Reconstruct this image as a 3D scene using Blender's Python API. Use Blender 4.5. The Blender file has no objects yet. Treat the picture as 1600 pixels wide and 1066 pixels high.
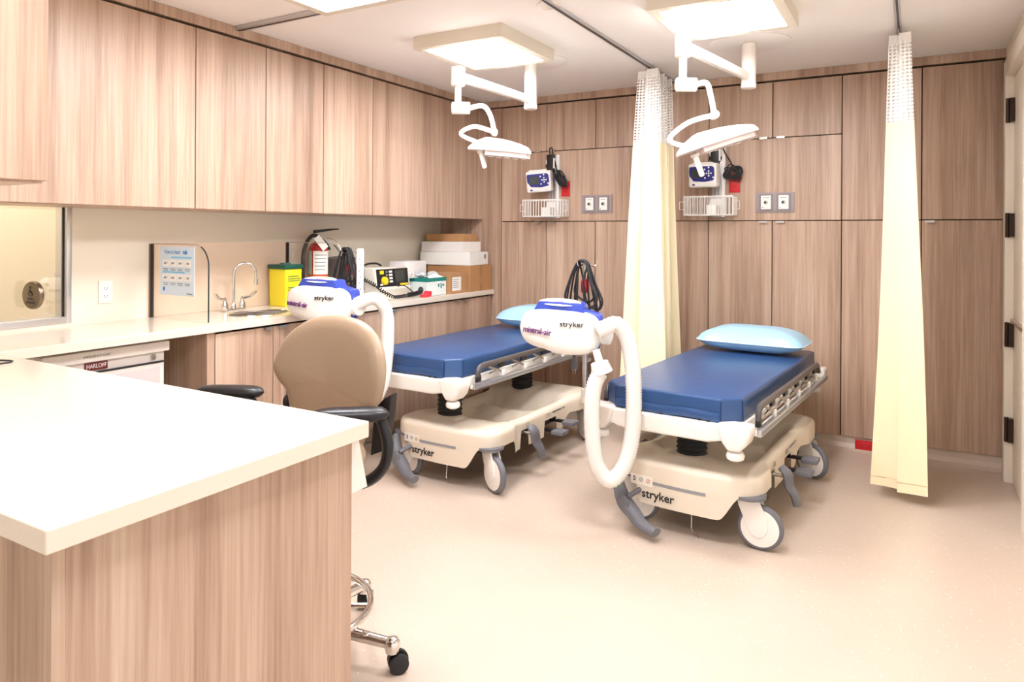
import bpy, bmesh, math, random
from mathutils import Vector, Matrix
random.seed(7)
S = bpy.context.scene
COL = S.collection
PI = math.pi

# ------------------------------------------------------------------ camera, world, exposure
cd = bpy.data.cameras.new('camera'); cam = bpy.data.objects.new('camera', cd); COL.objects.link(cam)
cd.sensor_width = 36.0; cd.lens = 1096.0 / 1600.0 * 36.0
cd.shift_y = -(533.0 - 364.5) / 1600.0
cd.clip_start = 0.05; cd.clip_end = 60
cam.matrix_world = Matrix.Translation((0, 0, 1.38)) @ (Matrix.Rotation(math.radians(29.9), 4, 'Z') @ Matrix.Rotation(PI / 2, 4, 'X') @ Matrix.Rotation(0.0055, 4, 'Z'))
S.camera = cam
w = bpy.data.worlds.new('world'); S.world = w; w.use_nodes = True
bg = w.node_tree.nodes['Background']; bg.inputs[0].default_value = (1.0, 0.97, 0.94, 1); bg.inputs[1].default_value = 0.42
LAMP = 13.0
S.view_settings.view_transform = 'Standard'; S.view_settings.look = 'None'
S.view_settings.gamma = 1.0; S.view_settings.use_curve_mapping = False
S.view_settings.exposure = 1.7

# ------------------------------------------------------------------ materials
def lin(c):
    return tuple(((v / 255.0) / 12.92 if v / 255.0 <= .04045 else ((v / 255.0 + .055) / 1.055) ** 2.4) for v in c) + (1.0,)
MATS = {}
def mat(name, rgb, rough=.5, metal=0.0, emit=None, es=0.0, spec=None, bump=None, coat=0.0):
    m = bpy.data.materials.new(name); m.use_nodes = True
    b = m.node_tree.nodes['Principled BSDF']
    b.inputs['Base Color'].default_value = lin(rgb); b.inputs['Roughness'].default_value = rough
    b.inputs['Metallic'].default_value = metal
    if spec is not None: b.inputs['Specular IOR Level'].default_value = spec
    if coat: b.inputs['Coat Weight'].default_value = coat
    if emit: b.inputs['Emission Color'].default_value = lin(emit); b.inputs['Emission Strength'].default_value = es
    nt = m.node_tree
    if bump:
        tc = nt.nodes.new('ShaderNodeTexCoord'); n = nt.nodes.new('ShaderNodeTexNoise'); bp = nt.nodes.new('ShaderNodeBump')
        n.inputs['Scale'].default_value = bump[0]; bp.inputs['Strength'].default_value = bump[1]; bp.inputs['Distance'].default_value = .01
        nt.links.new(tc.outputs['Object'], n.inputs['Vector']); nt.links.new(n.outputs['Fac'], bp.inputs['Height'])
        nt.links.new(bp.outputs['Normal'], b.inputs['Normal'])
    MATS[name] = m
    return m
def wood(name, c0, c1, c2):
    m = mat(name, c1, .42); nt = m.node_tree; b = nt.nodes['Principled BSDF']; L = nt.links.new
    tc = nt.nodes.new('ShaderNodeTexCoord'); oi = nt.nodes.new('ShaderNodeObjectInfo')
    mul = nt.nodes.new('ShaderNodeMath'); mul.operation = 'MULTIPLY'; mul.inputs[1].default_value = 23.0
    L(oi.outputs['Random'], mul.inputs[0])
    def nz(sc, detail, rough=.55):
        mp = nt.nodes.new('ShaderNodeMapping'); mp.inputs['Scale'].default_value = sc
        n = nt.nodes.new('ShaderNodeTexNoise'); n.noise_dimensions = '4D'; n.inputs['Scale'].default_value = 1
        n.inputs['Detail'].default_value = detail; n.inputs['Roughness'].default_value = rough
        L(tc.outputs['Object'], mp.inputs['Vector']); L(mp.outputs['Vector'], n.inputs['Vector']); L(mul.outputs[0], n.inputs['W'])
        return n
    a = nz((6, 6, .3), 3); f = nz((110, 110, 2.6), 4, .65); g = nz((24, 24, .55), 3)
    x1 = nt.nodes.new('ShaderNodeMix'); x1.inputs[0].default_value = .42; L(a.outputs['Fac'], x1.inputs[2]); L(g.outputs['Fac'], x1.inputs[3])
    x2 = nt.nodes.new('ShaderNodeMix'); x2.inputs[0].default_value = .3; L(x1.outputs[0], x2.inputs[2]); L(f.outputs['Fac'], x2.inputs[3])
    r = nt.nodes.new('ShaderNodeValToRGB'); e = r.color_ramp.elements
    e[0].position = .36; e[0].color = lin(c0); e[1].position = .64; e[1].color = lin(c2)
    k = e.new(.5); k.color = lin(c1)
    L(x2.outputs[0], r.inputs['Fac']); L(r.outputs['Color'], b.inputs['Base Color'])
    bp = nt.nodes.new('ShaderNodeBump'); bp.inputs['Strength'].default_value = .06; bp.inputs['Distance'].default_value = .003
    L(f.outputs['Fac'], bp.inputs['Height']); L(bp.outputs['Normal'], b.inputs['Normal'])
    return m
WOOD = wood('oak_laminate', (144, 115, 95), (186, 156, 134), (214, 189, 167))
WOODD = mat('cabinet_gap_dark', (42, 28, 22), .8)
def speckle(name, c, c2, scale, thr, rough, c3=None):
    m = mat(name, c, rough); nt = m.node_tree; b = nt.nodes['Principled BSDF']; L = nt.links.new
    tc = nt.nodes.new('ShaderNodeTexCoord')
    v = nt.nodes.new('ShaderNodeTexVoronoi'); v.inputs['Scale'].default_value = scale
    n = nt.nodes.new('ShaderNodeTexNoise'); n.inputs['Scale'].default_value = 3; n.inputs['Detail'].default_value = 5
    L(tc.outputs['Object'], v.inputs['Vector']); L(tc.outputs['Object'], n.inputs['Vector'])
    r = nt.nodes.new('ShaderNodeValToRGB'); e = r.color_ramp.elements
    e[0].position = thr; e[0].color = (1, 1, 1, 1); e[1].position = thr + .04; e[1].color = (0, 0, 0, 1)
    L(v.outputs['Distance'], r.inputs['Fac'])
    base = nt.nodes.new('ShaderNodeMix'); base.data_type = 'RGBA'
    base.inputs[6].default_value = lin(c); base.inputs[7].default_value = lin(c3 or c)
    L(n.outputs['Fac'], base.inputs[0])
    mx = nt.nodes.new('ShaderNodeMix'); mx.data_type = 'RGBA'; mx.inputs[7].default_value = lin(c2)
    L(r.outputs['Color'], mx.inputs[0]); L(base.outputs[2], mx.inputs[6]); L(mx.outputs[2], b.inputs['Base Color'])
    return m
FLOOR = speckle('speckled_vinyl', (198, 179, 162), (236, 226, 214), 42, .09, .34, (204, 186, 169))
QUARTZ = speckle('cream_quartz', (226, 212, 195), (212, 196, 176), 70, .07, .16, (231, 219, 203))
PAINT = mat('wall_paint', (235, 226, 208), .75, bump=(220, .05))
CEIL = mat('ceiling_paint', (247, 243, 239), .85, bump=(160, .04))
DOORP = mat('door_paint', (238, 228, 212), .45)
BEIGE = mat('backsplash_panel', (226, 202, 178), .4)
WHITE = mat('white_plastic', (240, 236, 230), .32)
WHITEM = mat('white_enamel', (240, 234, 226), .25)
LAMPW = mat('lamp_housing', (226, 217, 201), .5)
CREAM = mat('base_plastic', (222, 209, 190), .36)
GREYP = mat('grey_plastic', (108, 108, 114), .45)
GREYL = mat('grey_stripe', (142, 142, 146), .5)
GREYM = mat('mauve_plate', (158, 146, 146), .5)
BLACK = mat('black_plastic', (26, 25, 28), .38)
BLACKR = mat('black_rubber', (34, 33, 35), .6)
CHARC = mat('charcoal_rail', (88, 82, 82), .35)
CHROME = mat('chrome', (225, 222, 218), .1, 1.0)
STEEL = mat('brushed_steel', (190, 184, 176), .3, 1.0)
ALU = mat('aluminium', (205, 205, 208), .28, .85)
NAVY = mat('navy_vinyl', (45, 78, 126), .33, bump=(9, .12))
NAVYD = mat('navy_piping', (26, 46, 92), .4)
PILL = mat('pale_blue_vinyl', (164, 209, 234), .32, bump=(14, .25))
PILLE = mat('pillow_piping', (205, 232, 246), .4)
BLUE = mat('royal_blue_plastic', (58, 78, 176), .3)
BLUEM = mat('monitor_blue', (42, 44, 122), .3)
SCREEN = mat('lcd_screen', (62, 66, 62), .15)
TAN = mat('tan_vinyl', (164, 140, 116), .38, bump=(60, .06))
YELLOW = mat('sharps_yellow', (240, 222, 40), .35)
GREEN = mat('sharps_lid_green', (10, 78, 66), .35)
RED = mat('red_plastic', (206, 30, 38), .35)
REDX = mat('extinguisher_red', (196, 30, 34), .25)
PAPER = mat('paper_white', (244, 242, 236), .7)
PAPERB = mat('poster_pale_blue', (214, 228, 240), .6)
CARD = mat('cardboard', (186, 138, 92), .75, bump=(80, .1))
CARDD = mat('packing_tape', (170, 122, 78), .45)
TEAL = mat('teal_print', (20, 132, 122), .5)
INK = mat('black_ink', (30, 26, 28), .6)
INKP = mat('purple_ink', (118, 62, 122), .6)
INKB = mat('blue_ink', (40, 130, 210), .6)
INKG = mat('grey_ink', (128, 128, 132), .6)
SKY = mat('sky_blue_print', (130, 200, 228), .6)
YEL2 = mat('yellow_knob', (238, 206, 40), .4)
BRONZE = mat('dark_bronze', (62, 48, 40), .4, .7)
MAROON = mat('maroon_badge', (112, 24, 36), .4)
CARTG = mat('cart_enamel', (224, 216, 210), .35)
CURT = mat('cream_curtain', (246, 231, 194), .7)
CURT.node_tree.nodes['Principled BSDF'].inputs['Transmission Weight'].default_value = 0.0
NETB = mat('white_curtain_band', (246, 242, 236), .75)
GREENM = mat('green_mark', (40, 160, 90), .5)
CLEARP = mat('plastic_bag', (214, 214, 218), .2)
LENS = mat('lit_diffuser', (255, 252, 246), .5, emit=(250, 250, 255), es=LAMP)
LEDS = mat('lamp_lens', (228, 214, 210), .2)
def glass(name, tint, refl=.12):
    m = bpy.data.materials.new(name); m.use_nodes = True; nt = m.node_tree; nt.nodes.clear(); L = nt.links.new
    o = nt.nodes.new('ShaderNodeOutputMaterial'); t = nt.nodes.new('ShaderNodeBsdfTransparent'); g = nt.nodes.new('ShaderNodeBsdfGlossy')
    t.inputs[0].default_value = tint; g.inputs['Roughness'].default_value = .02
    lf = nt.nodes.new('ShaderNodeLayerWeight'); lf.inputs['Blend'].default_value = .5
    pw = nt.nodes.new('ShaderNodeMath'); pw.operation = 'POWER'; pw.inputs[1].default_value = 4.0; L(lf.outputs['Facing'], pw.inputs[0])
    lw = nt.nodes.new('ShaderNodeMath'); lw.operation = 'MULTIPLY_ADD'; lw.inputs[1].default_value = .6; lw.inputs[2].default_value = refl * .5; L(pw.outputs[0], lw.inputs[0])
    x = nt.nodes.new('ShaderNodeMixShader'); L(lw.outputs[0], x.inputs[0]); L(t.outputs[0], x.inputs[1]); L(g.outputs[0], x.inputs[2]); L(x.outputs[0], o.inputs[0])
    return m
GLASS = glass('clear_glass', (.985, .985, .97, 1), .05); GLASSW = glass('window_glass', (.95, .94, .9, 1), .2)
GLASSE = mat('glass_edge', (36, 52, 54), .2)
def netting():
    m = mat('white_netting', (250, 247, 242), .8); nt = m.node_tree; L = nt.links.new; b = nt.nodes['Principled BSDF']
    uv = nt.nodes.new('ShaderNodeUVMap'); mp = nt.nodes.new('ShaderNodeMapping'); mp.inputs['Scale'].default_value = (1, 1, 1)
    v = nt.nodes.new('ShaderNodeTexVoronoi'); v.inputs['Scale'].default_value = 1; v.inputs['Randomness'].default_value = 0; v.voronoi_dimensions = '2D'
    L(uv.outputs[0], mp.inputs[0]); L(mp.outputs[0], v.inputs['Vector'])
    c = nt.nodes.new('ShaderNodeMath'); c.operation = 'GREATER_THAN'; c.inputs[1].default_value = .37
    L(v.outputs['Distance'], c.inputs[0]); L(c.outputs[0], b.inputs['Alpha'])
    return m
NET = netting()

# ------------------------------------------------------------------ mesh helpers
WM = {}
class MB:
    def __init__(s): s.v = []; s.f = []
    def add(s, vs, fs):
        o = len(s.v); s.v += [tuple(v) for v in vs]; s.f += [tuple(i + o for i in f) for f in fs]; return s
    def box(s, x0, x1, y0, y1, z0, z1):
        return s.add([(x0, y0, z0), (x1, y0, z0), (x1, y1, z0), (x0, y1, z0), (x0, y0, z1), (x1, y0, z1), (x1, y1, z1), (x0, y1, z1)],
                     [(0, 3, 2, 1), (4, 5, 6, 7), (0, 1, 5, 4), (1, 2, 6, 5), (2, 3, 7, 6), (3, 0, 4, 7)])
    def obox(s, M, sx, sy, sz):
        b = MB().box(-sx / 2, sx / 2, -sy / 2, sy / 2, -sz / 2, sz / 2)
        return s.add([M @ Vector(v) for v in b.v], b.f)
    def xf(s, M): s.v = [tuple(M @ Vector(v)) for v in s.v]; return s
    def tube(s, path, r, n=10, caps=True, closed=False):
        P = [Vector(p) for p in path]; m = len(P)
        R = r if isinstance(r, (list, tuple)) else [r] * m
        T = []
        for i in range(m):
            a = P[(i - 1) % m] if (closed or i > 0) else P[i]; b = P[(i + 1) % m] if (closed or i < m - 1) else P[i]
            d = b - a; T.append(d.normalized() if d.length > 1e-9 else Vector((0, 0, 1)))
        u = T[0].orthogonal().normalized(); vs = []; fs = []
        for i in range(m):
            u = (u - T[i] * u.dot(T[i])); u = u.normalized() if u.length > 1e-6 else T[i].orthogonal().normalized()
            w_ = T[i].cross(u)
            for k in range(n):
                a = 2 * PI * k / n; vs.append(P[i] + (u * math.cos(a) + w_ * math.sin(a)) * R[i])
        for i in range(m if closed else m - 1):
            j = (i + 1) % m
            for k in range(n):
                l = (k + 1) % n; fs.append((i * n + k, i * n + l, j * n + l, j * n + k))
        if caps and not closed: fs += [tuple(range(n))[::-1], tuple(range((m - 1) * n, m * n))]
        return s.add(vs, fs)
    def cyl(s, p0, p1, r0, r1=None, n=20):
        return s.tube([p0, p1], [r0, r0 if r1 is None else r1], n)
    def lathe(s, prof, c=(0, 0, 0), n=24, M=None):
        vs = []; fs = []; m = len(prof)
        for (r, z) in prof:
            for k in range(n):
                a = 2 * PI * k / n; p = Vector((r * math.cos(a), r * math.sin(a), z))
                if M is not None: p = M @ p
                vs.append(p + Vector(c))
        for i in range(m - 1):
            for k in range(n):
                l = (k + 1) % n; fs.append((i * n + k, i * n + l, (i + 1) * n + l, (i + 1) * n + k))
        fs += [tuple(range(n))[::-1], tuple(range((m - 1) * n, m * n))]
        return s.add(vs, fs)
    def prism(s, poly, fn0, fn1):
        n = len(poly); vs = [fn0(*p) for p in poly] + [fn1(*p) for p in poly]
        fs = [tuple(range(n))[::-1], tuple(range(n, 2 * n))] + [(i, (i + 1) % n, n + (i + 1) % n, n + i) for i in range(n)]
        return s.add(vs, fs)
    def ell(s, c, r, nu=20, nv=10, M=None):
        prof = [(max(1e-4, math.sin(PI * i / nv)), -math.cos(PI * i / nv)) for i in range(nv + 1)]
        A = Matrix.Diagonal((r[0], r[1], r[2], 1));
        if M is not None: A = M @ A
        return s.lathe(prof, c, nu, A)
    def grid(s, fn, nu, nv, wrapu=False):
        vs = [fn(i / (nu if wrapu else nu - 1), j / (nv - 1)) for j in range(nv) for i in range(nu)]; fs = []
        for j in range(nv - 1):
            for i in range(nu if wrapu else nu - 1):
                k = (i + 1) % nu; fs.append((j * nu + i, j * nu + k, (j + 1) * nu + k, (j + 1) * nu + i))
        return s.add(vs, fs)
    def build(s, name, m, parent=None, bevel=0, segs=2, smooth=True, local=False, angle=40, label=None, fix=True):
        me = bpy.data.meshes.new(name); me.from_pydata([tuple(v) for v in s.v], [], s.f)
        bm = bmesh.new(); bm.from_mesh(me)
        if fix: bmesh.ops.recalc_face_normals(bm, faces=bm.faces)
        if bevel:
            ed = [e for e in bm.edges if len(e.link_faces) == 2 and e.calc_face_angle(0) > .5]
            bmesh.ops.bevel(bm, geom=ed, offset=bevel, segments=segs, profile=.6, affect='EDGES', clamp_overlap=True)
        bm.to_mesh(me); bm.free()
        if smooth: me.shade_smooth(); me.set_sharp_from_angle(angle=math.radians(angle))
        me.materials.append(m)
        return link(bpy.data.objects.new(name, me), parent, local, label)
def link(o, parent=None, local=False, label=None):
    COL.objects.link(o)
    if parent is not None:
        o.parent = parent
        if local: WM[o] = WM.get(parent, Matrix()) @ o.matrix_basis
        else: o.matrix_parent_inverse = WM.get(parent, Matrix()).inverted(); WM[o] = Matrix()
    else: WM[o] = o.matrix_basis.copy()
    if label: o['label'] = label
    return o
def thing(name, label, cat, loc=(0, 0, 0), rz=0, group=None):
    o = bpy.data.objects.new(name, None); o.location = loc; o.rotation_euler = (0, 0, rz); o.empty_display_size = .1
    COL.objects.link(o); WM[o] = Matrix.Translation(loc) @ Matrix.Rotation(rz, 4, 'Z')
    o['label'] = label; o['category'] = cat
    if group: o['group'] = group
    return o
def tag(o, label, cat, group=None):
    o['label'] = label; o['category'] = cat
    if group: o['group'] = group
    return o
def struct(o, label=None):
    o['kind'] = 'structure'
    if label: o['label'] = label; o['category'] = o.name.split('_')[0]
    return o
def B(*a): return MB().box(*a)
def frame(origin, right, up):
    r = Vector(right).normalized(); u = Vector(up); u = (u - r * u.dot(r)).normalized(); n = r.cross(u)
    M = Matrix(((r.x, u.x, n.x, origin[0]), (r.y, u.y, n.y, origin[1]), (r.z, u.z, n.z, origin[2]), (0, 0, 0, 1)))
    return M
def text(s, size, m, M, parent, name='lettering', local=False, align='CENTER', sx=1.0, ext=.0006, bold=0):
    c = bpy.data.curves.new('tmp_text', 'FONT'); c.body = s; c.size = size; c.align_x = align; c.align_y = 'CENTER'; c.extrude = ext; c.offset = bold
    c.resolution_u = 3
    t = bpy.data.objects.new('tmp_text', c); COL.objects.link(t)
    dg = bpy.context.evaluated_depsgraph_get(); me = bpy.data.meshes.new_from_object(t.evaluated_get(dg))
    bpy.data.objects.remove(t); bpy.data.curves.remove(c)
    me.transform(M @ Matrix.Diagonal((sx, 1, 1, 1))); me.name = name; me.materials.clear(); me.materials.append(m)
    return link(bpy.data.objects.new(name, me), parent, local)
def smooth_path(pts, n=8, closed=False):
    P = [Vector(p) for p in pts]; out = []; m = len(P)
    for i in range(m if closed else m - 1):
        if closed: a, b, c, d = P[(i - 1) % m], P[i], P[(i + 1) % m], P[(i + 2) % m]
        else: a = P[max(i - 1, 0)]; b = P[i]; c = P[i + 1]; d = P[min(i + 2, m - 1)]
        for k in range(n):
            t = k / n; t2 = t * t; t3 = t2 * t
            out.append(.5 * ((2 * b) + (c - a) * t + (2 * a - 5 * b + 4 * c - d) * t2 + (3 * b - a - 3 * c + d) * t3))
    if not closed: out.append(P[-1])
    return out
def resample(path, step):
    out = [path[0]]; acc = 0
    for a, b in zip(path, path[1:]):
        L = (b - a).length; t = step - acc
        while t <= L:
            out.append(a + (b - a) * (t / L)); t += step
        acc = (acc + L) % step if L else acc
        acc = L - (t - step)
    return out
def corrugated(path, r, pitch=.011, n=18):
    p = resample(smooth_path(path, 12), pitch / 2)
    return MB().tube(p, [r if i % 2 else r * .89 for i in range(len(p))], n)
def sstep(a, b, x):
    t = max(0, min(1, (x - a) / (b - a))); return t * t * (3 - 2 * t)

# ------------------------------------------------------------------ room shell
XW, YB, ZC, XR = -3.58, 4.98, 2.475, 0.455
struct(B(-3.9, 3.2, -2.5, 5.6, -.08, 0).build('floor', FLOOR, smooth=False), 'pale speckled vinyl floor')
struct(B(-3.9, 3.2, -2.5, 5.6, ZC, ZC + .08).box(-4.5, -3.9, -2.5, 5.6, ZC, ZC + .08).build('ceiling', CEIL, smooth=False), 'smooth white painted ceiling')  # second slab is added, unseen, to keep the wall beyond the window darker
# left wall with window opening y .9..1.9, z .945..1.52
wl = MB(); wl.box(XW - .12, XW, -2.5, .9, 0, ZC); wl.box(XW - .12, XW, 1.9, 5.6, 0, ZC); wl.box(XW - .12, XW, .9, 1.9, 0, .93); wl.box(XW - .12, XW, .9, 1.9, 1.52, ZC)
struct(wl.build('wall_left', PAINT, smooth=False), 'cream painted wall behind the long counter')
struct(B(-3.9, XR + .15, 5.42, 5.6, 0, ZC).build('wall_back', PAINT, smooth=False), 'far wall behind the oak cabinets')
wr = MB(); wr.box(XR, XR + .12, 4.86, 5.42, 0, ZC); wr.box(XR, XR + .12, 3.92, 4.86, 2.36, ZC); wr.box(XR, XR + .12, 2.7, 3.92, 0, ZC)
struct(wr.build('wall_right', PAINT, smooth=False), 'cream wall holding the tall hinged door')
# window
wn = B(XW - .028, XW - .022, .9, 1.878, .962, 1.52).build('window_1', GLASSW, smooth=False); struct(wn, 'sliding glass window over the counter at left')
fr = MB(); fr.box(XW - .1, XW + .004, 1.878, 1.902, .93, 1.52).build('window_frame', ALU, wn, bevel=.002)
B(XW - .1, XW + .006, .9, 1.878, .93, .962).build('window_sill', ALU, wn, bevel=.003)
B(XW - .031, XW - .02, 1.872, 1.879, .962, 1.52).build('window_gasket', BLACKR, wn)
struct(B(XW - .9, XW - .85, -.5, 3.2, 0, 2.475).build('wall_beyond', mat('beyond_paint', (226, 216, 200), .8), smooth=False), 'beige wall of the room behind the window glass')
nb = thing('ceiling_light', 'unseen light panel added to brighten the wall behind the window', 'ceiling light', (-4.1, 1.4, ZC))  # out of view, added only to brighten the wall beyond the glass
B(-4.3, -3.85, 1.0, 2.2, 2.41, ZC - .0005).build('housing', LAMPW, nb, smooth=False)
B(-4.27, -3.88, 1.03, 2.17, 2.402, 2.4095).build('diffuser', mat('added_fill_diffuser', (255, 252, 246), .5, emit=(255, 247, 236), es=5.0), nb, smooth=False)
# door in right wall
dr = B(XR + .02, XR + .065, 4.03, 4.78, .012, 2.27).build('door_1', DOORP, smooth=False, bevel=.003); struct(dr, 'tall cream door with dark hinges at far right')
for a in [(4.78, 4.875, 0, 2.37), (3.915, 4.02, 0, 2.37), (4.02, 4.78, 2.275, 2.37)]:
    MB().box(XR - .022, XR + .1, a[0], a[1], a[2], a[3]).build('door_casing', DOORP, dr, bevel=.006)
for z in (.30, .83, 1.44, 2.08):
    h = MB(); h.box(XR - .004, XR + .022, 4.735, 4.785, z - .065, z + .065); h.cyl((XR - .01, 4.772, z - .068), (XR - .01, 4.772, z + .068), .011, n=10); h.build('hinge', BRONZE, dr)
MB().box(XR + .0, XR + .02, 4.1, 4.72, .905, .925).build('push_plate', STEEL, dr, bevel=.002)
# coved base at back wall
cv = [(5.06, 0), (4.905, 0), (4.95, .004), (4.978, .018), (4.99, .045), (4.992, .085), (5.06, .085)]
struct(MB().prism(cv, lambda y, z: (-2.965, y, z), lambda y, z: (XR, y, z)).build('baseboard_back', FLOOR, smooth=False), 'speckled coved base under the oak cabinets')
# ceiling fascia trims of oak
struct(B(-3.16, XR, YB - .004, YB + .05, 2.422, ZC - .001).build('trim_1', WOOD, smooth=False), 'oak fascia strip above the far cabinets')
for y0, y1 in ((.95, 1.95), (1.952, 3.13), (3.132, YB - .006)):
    t_ = struct(B(-3.2, -3.141, y0, y1, 2.422, ZC - .001).build('trim_2', WOOD, smooth=False), 'oak fascia strip above the wall cabinets')
# ------------------------------------------------------------------ oak cabinets
def pull(parent, x, y, z, axis):       # folded metal finger pull, z = edge it hangs on
    p = MB()
    if axis == 'x': p.box(x - .026, x + .026, y - .019, y + .004, z - .002, z + .0015); p.box(x - .026, x + .026, y - .02, y - .017, z - .013, z + .0015)
    else: p.box(x - .004, x + .019, y - .026, y + .026, z - .002, z + .0015); p.box(x + .017, x + .02, y - .026, y + .026, z - .013, z + .0015)
    return p.build('finger_pull', STEEL, parent)
G = .003
def bdoor(par, x0, x1, z0, z1, pulls=(), nm='door'):
    d = B(x0 + G, x1 - G, YB, YB + .018, z0 + G, z1 - G).build(nm, WOOD, par, bevel=.0012, segs=1)
    for (x, z) in pulls: pull(d, x, YB, z, 'x')
    return d
ZL, ZM, ZU, ZT = .085, 1.475, 2.033, 2.412
cabs = [
 ('oak wall cabinet bank at the left with three small top doors and a patient monitor', -2.965, -1.695, [-2.965, -2.55, -2.128, -1.695], 3, {0: -2.62, 1: -2.495, 2: -1.75}),
 ('narrow tall oak cabinet standing behind the cream curtain between the beds', -1.695, -1.265, [-1.695, -1.265], 0, {}),
 ('wide oak cabinet behind the right bed with two small doors above', -1.265, -.413, [-1.265, -.838, -.413], 2, {0: -.895, 1: -.785}),
 ('tall oak cabinet just left of the free hanging right curtain', -.413, .032, [-.413, .032], 0, {}),
 ('tall oak cabinet in the far right corner beside the door', .032, XR - .01, [.032, XR - .01], 0, {0: .075})]
for lab, x0, x1, cols, nu, pl in cabs:
    c = thing('wall_cabinet', lab, 'cabinet', ((x0 + x1) / 2, YB + .2, ZL))
    B(x0 + .001, x1 - .001, YB + .019, YB + .43, ZL + .002, ZT).build('body', WOODD, c, smooth=False)
    for i in range(len(cols) - 1):
        p = [(pl[i], ZM)] if i in pl else []
        bdoor(c, cols[i], cols[i + 1], ZL, ZM, [(a, z - .004) for a, z in p])
        if nu: bdoor(c, cols[i], cols[i + 1], ZU, ZT, [(pl[i] + .0, ZU + .006)] if i in pl else [])
        else: bdoor(c, cols[i], cols[i + 1], ZM, ZT)
    if nu: bdoor(c, x0, x1, ZM, ZU, nm='fixed_panel')
tag(B(-3.149, -2.968, YB, YB + .018, .0, ZT).build('filler_panel', WOOD, smooth=False), 'narrow oak filler panel in the far left corner', 'panel')
tag(B(XW, -3.151, YB, YB + .018, .0, ZT).build('filler_panel', WOOD, smooth=False), 'shaded oak end panel under the wall cabinets behind the cartons', 'panel')
# upper wall cabinets along the left wall
XU = -3.145
ups = [('oak wall cabinet over the window, leftmost and widest of the row', 1.08, 2.267, [1.08, 2.267]),
       ('oak wall cabinet pair above the handwashing sink', 2.267, 3.148, [2.267, 2.708, 3.148]),
       ('oak wall cabinet above the fire extinguisher', 3.148, 3.598, [3.148, 3.598]),
       ('oak wall cabinet above the heart monitor, with one broad door', 3.598, 4.532, [3.598, 4.532])]
for lab, y0, y1, ys in ups:
    c = thing('upper_cabinet', lab, 'cabinet', ((XU + XW) / 2, (y0 + y1) / 2, 1.495))
    B(XW + .001, XU - .019, y0 + .001, y1 - .001, 1.497, 2.412).build('body', WOODD, c, smooth=False)
    B(XW + .002, XU - .019, y0 + .001, y1 - .001, 1.493, 1.4965).build('underside', WOOD, c, smooth=False)
    for a, b in zip(ys, ys[1:]):
        B(XU - .018, XU, a + G, b - G, 1.495, 2.408).build('door', WOOD, c, bevel=.0012, segs=1)
tag(B(XW + .001, XU - .001, 4.5335, 4.9, 1.495, 2.408).build('filler_panel', WOOD, smooth=False), 'broad oak filler closing the wall cabinets into the corner', 'panel')
tag(B(XW + .001, XU, 4.9015, YB - .001, 1.495, 2.408).build('filler_panel', WOOD, smooth=False), 'thin oak scribe strip in the corner of the wall cabinets', 'panel')
# near hanging cabinet, top left of the frame
c = thing('hanging_cabinet', 'oak cabinet hanging nearest the camera over the peninsula, at top left', 'cabinet', (-2.4, .7, 1.495))
B(-3.5, -1.764, .46, .855, 1.497, ZC - .001).build('body', WOODD, c, smooth=False)
B(-1.763, -1.745, .455, .873, 1.495, ZC - .002).build('end_panel', WOOD, c, bevel=.001, segs=1)
B(-3.5, -1.764, .455, .872, 1.49, 1.4965).build('underside', WOOD, c, smooth=False)
for i in range(4): B(-3.5 + .434 * i + G, -3.5 + .434 * (i + 1) - G, .856, .873, 1.497, 2.41).build('door', WOOD, c)
# base cabinets
XL = -3.05
def bcab(lab, ys, pulls, lock=None):
    c = thing('base_cabinet', lab, 'cabinet', (-3.3, (ys[0] + ys[-1]) / 2, 0))
    B(XW + .002, XL - .02, ys[0] + .001, ys[-1] - .001, .1, .765 if ys[0] < 2.5 else .873).build('body', WOODD, c, smooth=False)
    B(XW + .002, XL - .07, ys[0] + .001, ys[-1] - .001, 0, .099).build('toe_kick', FLOOR, c, smooth=False)
    for a, b in zip(ys, ys[1:]):
        d = B(XL - .018, XL, a + G, b - G, .1, .862).build('door', WOOD, c, bevel=.0012, segs=1)
        for p in pulls:
            if a < p < b: pull(d, XL, p, .863, 'y')
        if lock and a < lock < b:
            MB().cyl((XL - .005, lock, .822), (XL + .006, lock, .822), .0105, n=16).build('lock', CHROME, d)
bcab('oak base cabinet under the sink', [2.315, 2.684, 3.12], [2.64, 2.735])
bcab('oak base cabinet with a lock behind the office stool', [3.12, 3.615, 4.079], [3.7], 3.7)
bcab('oak base cabinet under the cardboard cartons', [4.079, 4.514, 4.955], [4.46, 4.565])
sp = tag(B(XW + .001, XL, 2.27, 2.313, 0, .874).build('side_panel', WOOD, smooth=False, bevel=.001, segs=1), 'shaded oak gable beside the white cart under the counter', 'panel')
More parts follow.
